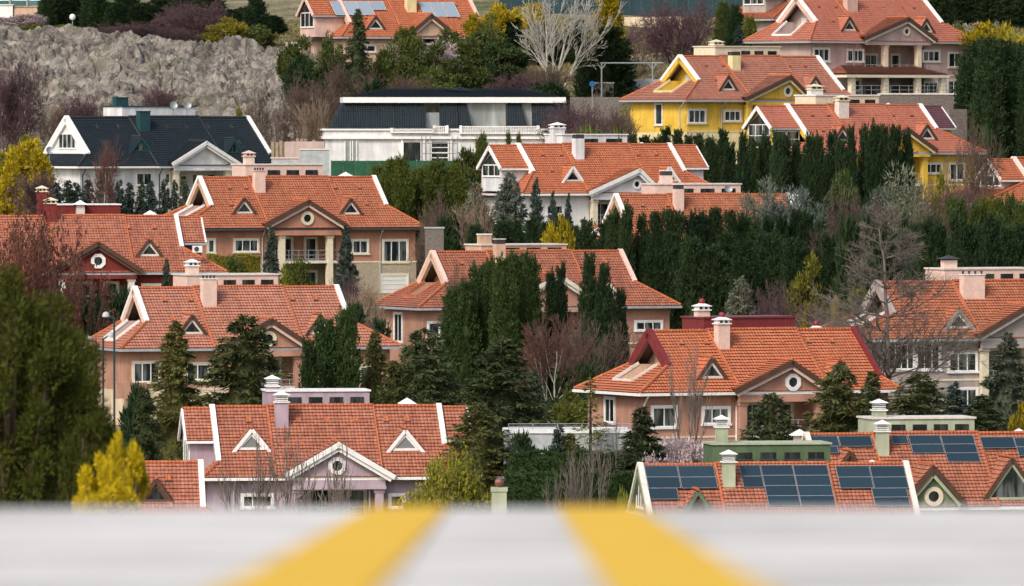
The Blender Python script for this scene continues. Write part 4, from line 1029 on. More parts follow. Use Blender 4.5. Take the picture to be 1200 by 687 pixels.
def cone_core(prof, n=9, rs=None):
    v = []; f = []
    for (r, z) in prof:
        for i in range(n):
            rr = r * (1 if rs is None else rs.uniform(.85, 1.15)); v.append((rr * math.cos(2 * math.pi * i / n), rr * math.sin(2 * math.pi * i / n), z))
    for k in range(len(prof) - 1):
        for i in range(n): f.append((k * n + i, k * n + (i + 1) % n, (k + 1) * n + (i + 1) % n, (k + 1) * n + i))
    return np.array(v), f
def cone_trunk(H, r, m, top=.95):
    k = MB(); k.tube((0, 0, -.6), (0, 0, H * .5), r, m, 7, r * .55, cap=False); k.tube((0, 0, H * .5), (0, 0, H * top), r * .55, m, 6, r * .12, cap=False); return k.data('trunk')

def thuja(seed, H=6.0, Rd=1.0, N=260, m='lf_thuja', leaf=.20, point=1.0, rough=.22, lead=1, per=46, spray=.75):
    """dense upright conifer: hundreds of rising sprays over one or several leaders"""
    rs = np.random.RandomState(seed); P = []; D = []; L_ = []
    leaders = [(0, 0, H, Rd)]
    for i in range(lead - 1):
        a = rs.rand() * 6.28; leaders.append((math.cos(a) * Rd * .45, math.sin(a) * Rd * .45, H * rs.uniform(.74, .95), Rd * rs.uniform(.5, .7)))
    for (cx, cy, h_, r_) in leaders:
        ns = int(N * (r_ / Rd) * (h_ / H)); u = rs.rand(ns) ** .9; az = rs.rand(ns) * 2 * np.pi
        prof = np.minimum(1, (u + .06) * 5) ** .5 * (1 - u) ** (.62 * point)
        r = r_ * prof * rs.uniform(.62, 1.0, ns)
        sl = spray * rs.uniform(.55, 1.35, ns)
        o = np.stack([np.cos(az), np.sin(az), np.zeros(ns)], 1)
        sd_ = unit(o * rs.uniform(.25, .95, ns)[:, None] + np.array([0, 0, 1.])[None] * rs.uniform(.45, 1.1, ns)[:, None] + rs.normal(0, .15, (ns, 3)))
        c0 = np.stack([cx + r * np.cos(az), cy + r * np.sin(az), u * h_ * .97], 1)
        t = rs.rand(ns, per); wd = (1 - t) * .20 + .04
        p = c0[:, None] + sd_[:, None] * (t * sl[:, None])[..., None] + rs.normal(0, 1, (ns, per, 3)) * wd[..., None]
        d = sd_[:, None] + rs.normal(0, .42, (ns, per, 3))
        P.append(p.reshape(-1, 3)); D.append(d.reshape(-1, 3))
    p = np.concatenate(P); d = unit(np.concatenate(D)); n = len(p)
    s = unit(np.cross(d, rs.normal(0, 1, (n, 3))))
    L = leaf * rs.uniform(.6, 1.4, n)
    core = cone_core([(Rd * .50, .1), (Rd * .66, H * .15), (Rd * .52, H * .45), (Rd * .28, H * .72), (.03, H * .92)])
    return tri_mesh('crown', p, d, s, L, L * rs.uniform(.35, .6, n), m, core), cone_trunk(H, .14, 'bark_dark'), H, Rd * 1.12

def spruce(seed, H=8.0, Rd=2.3, m='lf_spruce', nb=150, droop=.35, leaf=.30, dens=1.0, shape=.85, up=.25, gap=.0, core=True):
    rs = np.random.RandomState(seed); P = []; D = []; S_ = []; LL = []
    for i in range(nb):
        u = ((i + rs.rand()) / nb) ** .85; z0 = H * (.04 + .94 * u)
        L = Rd * (1 - u) ** shape * rs.uniform(.72, 1.12) + .12
        a = rs.rand() * 2 * np.pi; dirv = np.array([math.cos(a), math.sin(a), 0]); side = np.array([-math.sin(a), math.cos(a), 0])
        n = int((10 + 34 * L) * dens)
        t = .12 + .88 * rs.rand(n) ** .8; lat = rs.uniform(-1, 1, n) * L * .30 * (1.05 - t) * 1.6
        rise = up * (1 - u) + .25 * u
        zz = z0 + L * (rise * t - droop * t * t) + rs.normal(0, .04, n) - np.abs(lat) * .18
        p = dirv * (t * L)[:, None] + side * lat[:, None]; p[:, 2] = zz
        dd = unit(dirv[None] * .8 + side[None] * (np.sign(lat) * .65)[:, None] + np.stack([np.zeros(n), np.zeros(n), rs.uniform(-.55, .25, n)], 1) + rs.normal(0, .2, (n, 3)))
        P.append(p); D.append(dd); S_.append(unit(np.cross(dd, np.array([0, 0, 1.]) + rs.normal(0, .5, (n, 3)))))
        LL.append(leaf * rs.uniform(.6, 1.3, n))
    p = np.concatenate(P); d = np.concatenate(D); s = np.concatenate(S_); L = np.concatenate(LL)
    ex = cone_core([(Rd * .30, H * .08), (Rd * .42, H * .16), (Rd * .30, H * .45), (Rd * .14, H * .75), (.02, H * .92)]) if core else None
    return tri_mesh('crown', p, d, s, L, L * rs.uniform(.28, .5, len(L)), m, ex), cone_trunk(H, .17, 'bark_dark', .98), H, Rd

def clumpy(seed, H=5.0, Rd=2.0, m='lf_pine', nc=42, nl=110, leaf=.20, cr=.62, z0=.18, flat=1.0, twig='bark_brown', wd=.55, core=True):
    rs = np.random.RandomState(seed); P = []; cs = []
    while len(cs) < nc:
        q = rs.uniform(-1, 1, 3)
        rr = np.linalg.norm(q)
        if rr > 1 or rr < .35: continue
        z = q[2] * .5 + .5
        if z < z0 * .6: continue
        cs.append((q[0] * Rd * .85, q[1] * Rd * .85, H * (z0 + (1 - z0) * z) * .97 - .2))
    Dn = []
    for c in cs:
        k = cr * rs.uniform(.6, 1.25); q = rs.normal(0, 1, (nl, 3)); q = unit(q) * (rs.rand(nl) ** .45)[:, None] * k; q[:, 2] *= .75 * flat
        P.append(np.array(c)[None] + q); Dn.append(unit(q + rs.normal(0, .25 * k, (nl, 3)) + np.array([0, 0, .25 * k])))
    p = np.concatenate(P); d = np.concatenate(Dn); n = len(p)
    s = unit(np.cross(d, rs.normal(0, 1, (n, 3)))); L = leaf * rs.uniform(.6, 1.4, n)
    k = MB(); k.tube((0, 0, -.5), (0, 0, H * .35), .16, twig, 6, .12, cap=False)
    for c in cs[::2]: k.tube((0, 0, H * .12 + .1 * c[2]), c, .06, twig, 4, .015, cap=False)
    return tri_mesh('crown', p, d, s, L, L * wd, m), k.data('trunk'), H, Rd

def tubes_mesh(name, segs, m, sides=3):
    a = np.array([q[0] for q in segs]); b = np.array([q[1] for q in segs]); ra = np.array([q[2] for q in segs]); rb = np.array([q[3] for q in segs])
    d = unit(b - a); ref = np.where(np.abs(d[:, 2:3]) > .9, np.array([[1., 0, 0]]), np.array([[0, 0, 1.]])); t = unit(np.cross(d, ref)); w = np.cross(d, t)
    N = len(a); v = np.empty((N, 2 * sides, 3))
    for i in range(sides):
        o = t * math.cos(2 * math.pi * i / sides) + w * math.sin(2 * math.pi * i / sides)
        v[:, i] = a + o * ra[:, None]; v[:, sides + i] = b + o * rb[:, None]
    base = np.arange(N)[:, None] * 2 * sides; F = []
    for i in range(sides):
        j = (i + 1) % sides; F.append(base + np.array([[i, j, sides + j, sides + i]]))
    F = np.concatenate(F); me = bpy.data.meshes.new(name); me.vertices.add(N * 2 * sides); me.vertices.foreach_set('co', v.ravel())
    me.loops.add(F.size); me.loops.foreach_set('vertex_index', F.ravel()); me.polygons.add(len(F))
    me.polygons.foreach_set('loop_start', np.arange(len(F)) * 4); me.polygons.foreach_set('loop_total', np.full(len(F), 4)); me.materials.append(M[m]); me.update(calc_edges=True)
    return me
def bare(seed, H=8.0, style='vase', m='bark_grey', m2=None, depth=5, twig=.012, kids=4, spread=.5, r0=.16, stems=1, buds=None):
    """a leafless tree grown branch by branch"""
    r = random.Random(seed); thick = []; thin = []
    def grow(p, d, L, rad, lv):
        n = 3 if lv < 2 else 2; cur = p; dd = d.copy(); rr = rad
        for i in range(n):
            dd = (dd + Vector((r.gauss(0, .10), r.gauss(0, .10), r.gauss(0, .05) + (.10 if style != 'wide' else .03)))).normalized()
            nx_ = cur + dd * (L / n); r2 = max(twig * .6, rr * .80)
            (thick if lv < 2 else thin).append((tuple(cur), tuple(nx_), rr, r2)); cur = nx_; rr = r2
            if lv < depth and (i > 0 or lv > 0):
                for k in range(kids if lv > 0 else kids + 1):
                    if r.random() < .62:
                        a = r.uniform(0, 2 * math.pi); tilt = r.uniform(.35, 1.0) * spread * 1.7
                        t_ = dd.cross(Vector((math.cos(a), math.sin(a), .3))).normalized()
                        nd = (dd * math.cos(tilt) + t_ * math.sin(tilt)).normalized()
                        grow(cur, nd, L * r.uniform(.42, .68), max(twig, rr * r.uniform(.42, .62)), lv + 1)
        if lv < depth: grow(cur, dd, L * .55, rr, lv + 1)
    if style == 'cone':
        cur = Vector((0, 0, -.4)); n = 16; rad = r0
        for i in range(n):
            nx_ = cur + Vector((r.gauss(0, .05), r.gauss(0, .05), (H + .4) / n)); thick.append((tuple(cur), tuple(nx_), rad * (1 - i / n) + .02, rad * (1 - (i + 1) / n) + .02)); cur = nx_
            u = i / n
            if u > .16:
                for k in range(kids):
                    a = r.uniform(0, 6.28); up_ = r.uniform(.15, .65); nd = Vector((math.cos(a), math.sin(a), up_)).normalized()
                    grow(cur, nd, H * .22 * (1.1 - u) * r.uniform(.7, 1.15), .055 * (1.15 - u), 2)
    else:
        for sidx in range(stems):
            a = r.uniform(0, 6.28); lean = .0 if stems == 1 else r.uniform(.15, spread)
            d0 = Vector((math.cos(a) * lean, math.sin(a) * lean, 1)).normalized()
            grow(Vector((0, 0, -.3)), d0, H * (.42 if stems == 1 else .46), r0, 0)
    segs = thick + thin; zm = max(q[1][2] for q in segs); rx = sorted(math.hypot(q[1][0], q[1][1]) for q in segs)[int(len(segs) * .96)]
    tr = tubes_mesh('trunk', thick, m, 6)
    if buds:
        rs = np.random.RandomState(seed); tp = np.array([q[1] for q in thin]); nr = 1 if buds == 'lf_brown' else 3; tp = np.repeat(tp, nr, 0) + rs.normal(0, .12, (len(thin) * nr, 3))
        d = unit(rs.normal(0, 1, tp.shape)); s = unit(np.cross(d, rs.normal(0, 1, tp.shape))); L = rs.uniform(.07, .16, len(tp))
        cr_ = tri_mesh('crown', tp, d, s, L, L * .8, buds)
        thin_me = tubes_mesh('twigs', thin, m2 or m, 3)
        return cr_, tr, zm, rx, thin_me
    return tubes_mesh('crown', thin, m2 or m, 3), tr, zm, rx

KIND = {}
def kind(name, fn, seeds, **kw): KIND[name] = [fn(sd_, **kw) for sd_ in seeds]
kind('thuja', thuja, (1, 2, 3), H=8.0, Rd=1.15, N=300, point=.75)
kind('leyland', thuja, (11, 12, 13, 14, 15), H=9.0, Rd=1.7, N=300, m='lf_dark', point=.95, lead=4, spray=.85, leaf=.22, per=40)
kind('leygreen', thuja, (16, 17, 18), H=8.0, Rd=1.6, N=280, m='lf_hedge', point=.95, lead=4, spray=.8, per=40)
kind('spruce', spruce, (21, 22, 23), H=9.0, Rd=3.0, nb=220, shape=.72, droop=.28)
kind('cedar', spruce, (24, 25, 26), H=9.0, Rd=4.2, nb=200, droop=.20, leaf=.36, shape=.62, up=.34, dens=.72)
kind('sparse', spruce, (27, 28), H=8.0, Rd=1.8, nb=80, droop=.25, leaf=.26, dens=.65, m='lf_olive', core=False)
kind('young', spruce, (29, 30), H=4.0, Rd=1.2, nb=110, droop=.2, leaf=.2, dens=1.2, m='lf_bluedark')
kind('blue', spruce, (31, 32, 33), H=7.0, Rd=3.2, nb=190, droop=.05, leaf=.34, up=.50, m='lf_blue', shape=.75, dens=.8)
kind('bluebush', clumpy, (36, 37), H=6.5, Rd=2.4, m='lf_blue', nc=110, nl=110, leaf=.22, cr=.6, z0=.08, wd=.3)
kind('bluedark', spruce, (34, 35), H=8.0, Rd=3.4, nb=180, droop=.12, leaf=.34, up=.45, m='lf_bluedark')
kind('gold', clumpy, (41, 42), H=4.0, Rd=1.6, m='lf_gold', nc=46, nl=110, leaf=.22, cr=.45)
kind('goldcone', thuja, (43,), H=5.0, Rd=1.2, m='lf_gold', N=200)
kind('pine', clumpy, (51, 52, 53), H=6.0, Rd=2.4, nc=60, nl=120, leaf=.26, cr=.62)
kind('olive', clumpy, (54, 55), H=5.0, Rd=2.0, m='lf_olive', nc=50, nl=110, leaf=.22, cr=.5)
kind('bush', clumpy, (56, 57), H=2.5, Rd=1.6, m='lf_hedge', nc=40, nl=130, leaf=.16, cr=.42, z0=.05)
kind('goldbush', clumpy, (58,), H=2.5, Rd=1.6, m='lf_lime', nc=40, nl=130, leaf=.16, cr=.42, z0=.05)
kind('darkbush', clumpy, (59, 60), H=3.0, Rd=1.8, m='lf_dark', nc=46, nl=140, leaf=.22, cr=.5, z0=.05)
kind('barepale', bare, (61,), H=10.0, m='bark_pale', m2='bark_pale', stems=5, r0=.17, depth=4, kids=2, spread=.42, twig=.02)
kind('barecone', bare, (62,), H=12.0, style='cone', m='bark_grey', m2='bark_grey', r0=.125, kids=6, depth=4, spread=.55, twig=.009)
kind('barebrown', bare, (63, 64, 65), H=6.0, m='bark_brown', m2='bark_brown', stems=4, r0=.09, depth=4, kids=3, spread=.55)
kind('barepurple', bare, (66, 67), H=5.0, m='bark_purple', m2='bark_purple', stems=6, r0=.07, depth=4, kids=3, spread=.7)
kind('bareplum', bare, (68, 69), H=5.0, m='bark_red', m2='bark_red', stems=4, r0=.08, depth=4, kids=2, spread=.6, buds='lf_brown')
kind('baretan', bare, (70, 71), H=4.0, m='bark_tan', m2='bark_tan', stems=7, r0=.05, depth=3, kids=3, spread=.5)
kind('birch', bare, (72, 73), H=7.0, m='bark_pale', m2='bark_red', stems=2, r0=.08, depth=4, kids=3, spread=.45)
kind('blossom', bare, (74, 75), H=3.5, m='bark_brown', m2='bark_brown', stems=6, r0=.06, depth=4, kids=3, spread=.7, buds='lf_blossom')
kind('willow', bare, (76,), H=4.5, m='bark_brown', m2='bark_tan', stems=7, r0=.07, depth=4, kids=3, spread=.62, buds='lf_lime')
kind('foretree', clumpy, (77,), H=5.0, Rd=1.6, m='lf_greenfore', nc=240, nl=230, leaf=.07, cr=.26, z0=.33, wd=.45)
kind('foregold', clumpy, (78,), H=2.4, Rd=.9, m='lf_goldfore', nc=150, nl=260, leaf=.06, cr=.17, z0=.02, wd=.4)
kind('foredark', clumpy, (79,), H=2.4, Rd=.9, m='lf_greenfore', nc=150, nl=240, leaf=.06, cr=.18, z0=.02, wd=.4)
kind('sapling', bare, (81, 82, 83), H=5.0, m='bark_grey', m2='bark_grey', stems=3, r0=.06, depth=3, kids=2, spread=.45, twig=.018)
NAMES = dict(thuja='cypress_tree', leyland='cypress_tree', leygreen='cypress_tree', spruce='spruce_tree', cedar='cedar_tree', sparse='spruce_tree', young='spruce_tree', blue='blue_spruce', bluedark='blue_spruce', bluebush='blue_juniper', gold='golden_conifer', goldcone='golden_conifer',
             pine='pine_tree', olive='evergreen_tree', bush='shrub', goldbush='shrub', darkbush='shrub', barepale='bare_tree', barecone='bare_tree', barebrown='bare_tree', barepurple='bare_shrub', bareplum='plum_tree', baretan='bare_shrub',
             birch='birch_tree', sapling='bare_tree', blossom='blossom_tree', willow='willow_tree', foretree='leafy_tree', foregold='golden_conifer', foredark='evergreen_tree')
CATS = dict(shrub='shrub', bare_shrub='shrub')
trng = random.Random(11)
NTREE = [0]
WIDE = dict(spruce=1.75, cedar=1.6, blue=1.25, bluedark=1.2, young=1.35, pine=1.15, barebrown=1.25, barepurple=1.25, birch=1.3, baretan=1.2, barecone=1.3, thuja=1.1, sparse=1.4, blossom=1.1, foregold=1.15, foredark=1.15, gold=1.1, bareplum=1.1)
def T(kd, px, top, w, S, label, group=None, cat=None, hmin=1.0, base=None):
    Y = DS(S); p = at(px, top, Y); zg = terrain(p.x, Y)
    if base is not None: zg = max(zg, at(px, base, Y).z) if False else zg
    H = max(hmin, p.z - zg); t = KIND[kd][NTREE[0] % len(KIND[kd])]; NTREE[0] += 1
    if kd in WIDE: w *= WIDE[kd]
    nm = NAMES[kd]; r = empty(nm, (p.x, Y, p.z - H), trng.uniform(0, 6.28))
    r.scale = (w / S / 2 / t[3], w / S / 2 / t[3], H / t[2])
    tag(r, label, cat or CATS.get(nm, 'tree'), group)
    for nme, me_ in (('crown', t[0]), ('trunk', t[1])) + ((('twigs', t[4]),) if len(t) > 4 else ()):
        o = bpy.data.objects.new(nme, me_); col.objects.link(o); o.parent = r
    return r
ORD = ['first', 'second', 'third', 'fourth', 'fifth', 'sixth', 'seventh', 'eighth', 'ninth', 'tenth', 'eleventh', 'twelfth', 'thirteenth']
def row(kd, x0, x1, step, topf, w, S, label, group, marks, jit=4, sj=.10):
    """a row of equal trees; each is told apart by the landmark it stands next to"""
    px = x0; spots = []
    while px <= x1: spots.append(px + trng.uniform(-.2, .2) * step); px += step
    used = {}
    for sx in spots:
        mk = min(marks, key=lambda q: abs(q[0] - sx)); used.setdefault(mk, []).append(sx)
    for mk, xs_ in used.items():
        mid = min(xs_, key=lambda v: abs(v - mk[0]))
        for sx in xs_:
            if sx == mid: where = 'in line with ' + mk[1]
            else:
                k = sum(1 for v in xs_ if min(mid, sx) < v < max(mid, sx)); where = ORD[k] + (' left of ' if sx < mid else ' right of ') + mk[1]
            T(kd, sx, topf(sx) + trng.uniform(-jit, jit), w * trng.uniform(.85, 1.2), S + trng.uniform(-sj, sj), label + ', ' + where, group)

# conifer rows
ym = ((768, "the side window"), (816, 'the left yellow window'), (858, 'the second yellow window'), (910, 'the glazed sunroom'), (963, 'the white cap'), (990, 'the slotted chimney'), (1035, 'the right verge'), (1066, 'the yellow pediment'))
row('leyland', 742, 846, 13, lambda x: 158, 26, 11.85, 'dark conifer below the yellow villas', 'dark conifer row below the yellow villas', ym[:3], jit=6)
row('leyland', 856, 1074, 13, lambda x: 166 - 12 * math.exp(-((x - 1030) / 45) ** 2), 26, 12.4, 'dark conifer below the yellow villas', 'dark conifer row below the yellow villas', ym[3:], jit=7)
row('leyland', 722, 1000, 15, lambda x: 250 if x < 865 else 257, 30, 13.17, 'upper rank conifer of the black green hedge', 'black green conifer hedge in the centre right',
    ((735, 'the low white gable edge'), (796, 'the low peach chimney'), (868, 'the blue grey spruce'), (930, 'the end chimney'), (980, 'the two yellow shrubs')), jit=7, sj=.03)
row('leyland', 812, 1010, 20, lambda x: 285, 44, 13.5, 'lower rank conifer of the black green hedge', 'front rank of the black green hedge', ((848, 'the red ball chimney'), (930, 'the yellow green conifer'), (1000, 'the tall bare tree')), jit=10)
row('darkbush', 1000, 1092, 18, lambda x: 246, 44, 13.7, 'dark evergreen bush under the pale juniper', 'dark evergreens under the pale junipers', ((1040, 'the tall bare trunk'), (1090, 'the rear chimney')), jit=8)
row('leyland', 1085, 1215, 16, lambda x: 262, 40, 14.0, 'dark conifer behind the greyish villa', 'dark conifers behind the right villa', ((1112, 'its rear chimney'), (1180, 'its roof monitor windows')), jit=10, sj=.2)
row('leygreen', 1085, 1215, 14, lambda x: 240, 34, 13.2, 'mid green conifer under the orange right villa', 'mid green conifer hedge at the right', ((1112, 'its far eave corner'), (1190, 'its lit window')), jit=6)
row('leyland', 520, 720, 17, lambda x: 262, 36, 13.05, 'dark conifer behind the central pink villa', 'dark conifers behind the central pink villa', ((568, 'its rear chimney'), (640, 'its roof monitor'), (705, 'the white gable verge')), jit=6, sj=.2)
row('young', 66, 218, 12.5, lambda x: 211, 25, 12.3, 'small conifer before the slate roofed villa', 'small conifers before the slate roofed villa', ((97, 'the left downpipe'), (168, 'the middle window'), (215, 'the pediment')), jit=3)
row('leyland', 62, 330, 15, lambda x: -8 if x < 250 else 8, 38, 10.2, 'tall dark conifer of the top left wood', 'dark conifers along the top left', ((86, 'the curved street lamp'), (160, 'the low purple shrub'), (235, 'the big purple tree'), (300, 'the green pine')), jit=14, sj=.1)
row('leygreen', 445, 535, 14, lambda x: 196, 40, 12.2, 'loose green conifer before the green fence', 'green conifers before the mansard roofed house', ((483, 'the left dark opening'), (515, 'the barred opening')), jit=8, sj=.15)
row('darkbush', 40, 152, 15, lambda x: 330, 44, 14.1, 'olive evergreen in the clump left of the balcony gable', 'olive evergreens left of the balcony gable villa', ((60, 'the plum tree'), (115, 'the round window'), (145, 'the gable peak')), jit=6, sj=.15)
row('leyland', 1142, 1225, 17, lambda x: 48, 46, 11.45, 'big dark conifer at the upper right', 'big dark conifers at the upper right', ((1150, 'the topmost villa'), (1190, 'the grey walled villa')), jit=12, sj=.15)
row('leyland', 1100, 1215, 18, lambda x: -12, 50, 10.25, 'dark skyline conifer in the top right corner', 'dark conifers at the top right corner', ((1130, 'the topmost roof end'), (1178, 'the yellow green trees')), jit=8)
# central tall cypresses in front of the pink villa
for (px, top, w, dsc) in ((531, 344, 34, 'leftmost and lowest of the tall cypresses before the central pink villa'), (547, 334, 32, 'second of the tall cypresses before the central pink villa'), (560, 315, 30, 'third of the tall cypresses before the central pink villa'),
                     (574, 311, 24, 'slim cypress before the central pink villa, left of its chimney'), (591, 306, 34, 'broad cypress before the central pink villa, under its chimney'), (606, 302, 30, 'tallest of the cypresses before the central pink villa'),
                     (622, 306, 30, 'cypress right of the tallest one before the central pink villa'), (645, 322, 24, 'slim cypress left of the central pink villa pediment'), (658, 315, 26, 'slim cypress before the central pink villa pediment'),
                     (690, 302, 32, 'pointed dark cypress right of the central pink villa pediment'), (708, 315, 32, 'second cypress right of the central pink villa pediment'), (727, 343, 26, 'low dark cypress under the right eave of the central pink villa')):
    T('thuja' if px < 640 else 'leyland', px, top, w * .95, 14.75 + trng.uniform(-.1, .1), dsc, 'tall cypresses before the central pink villa')
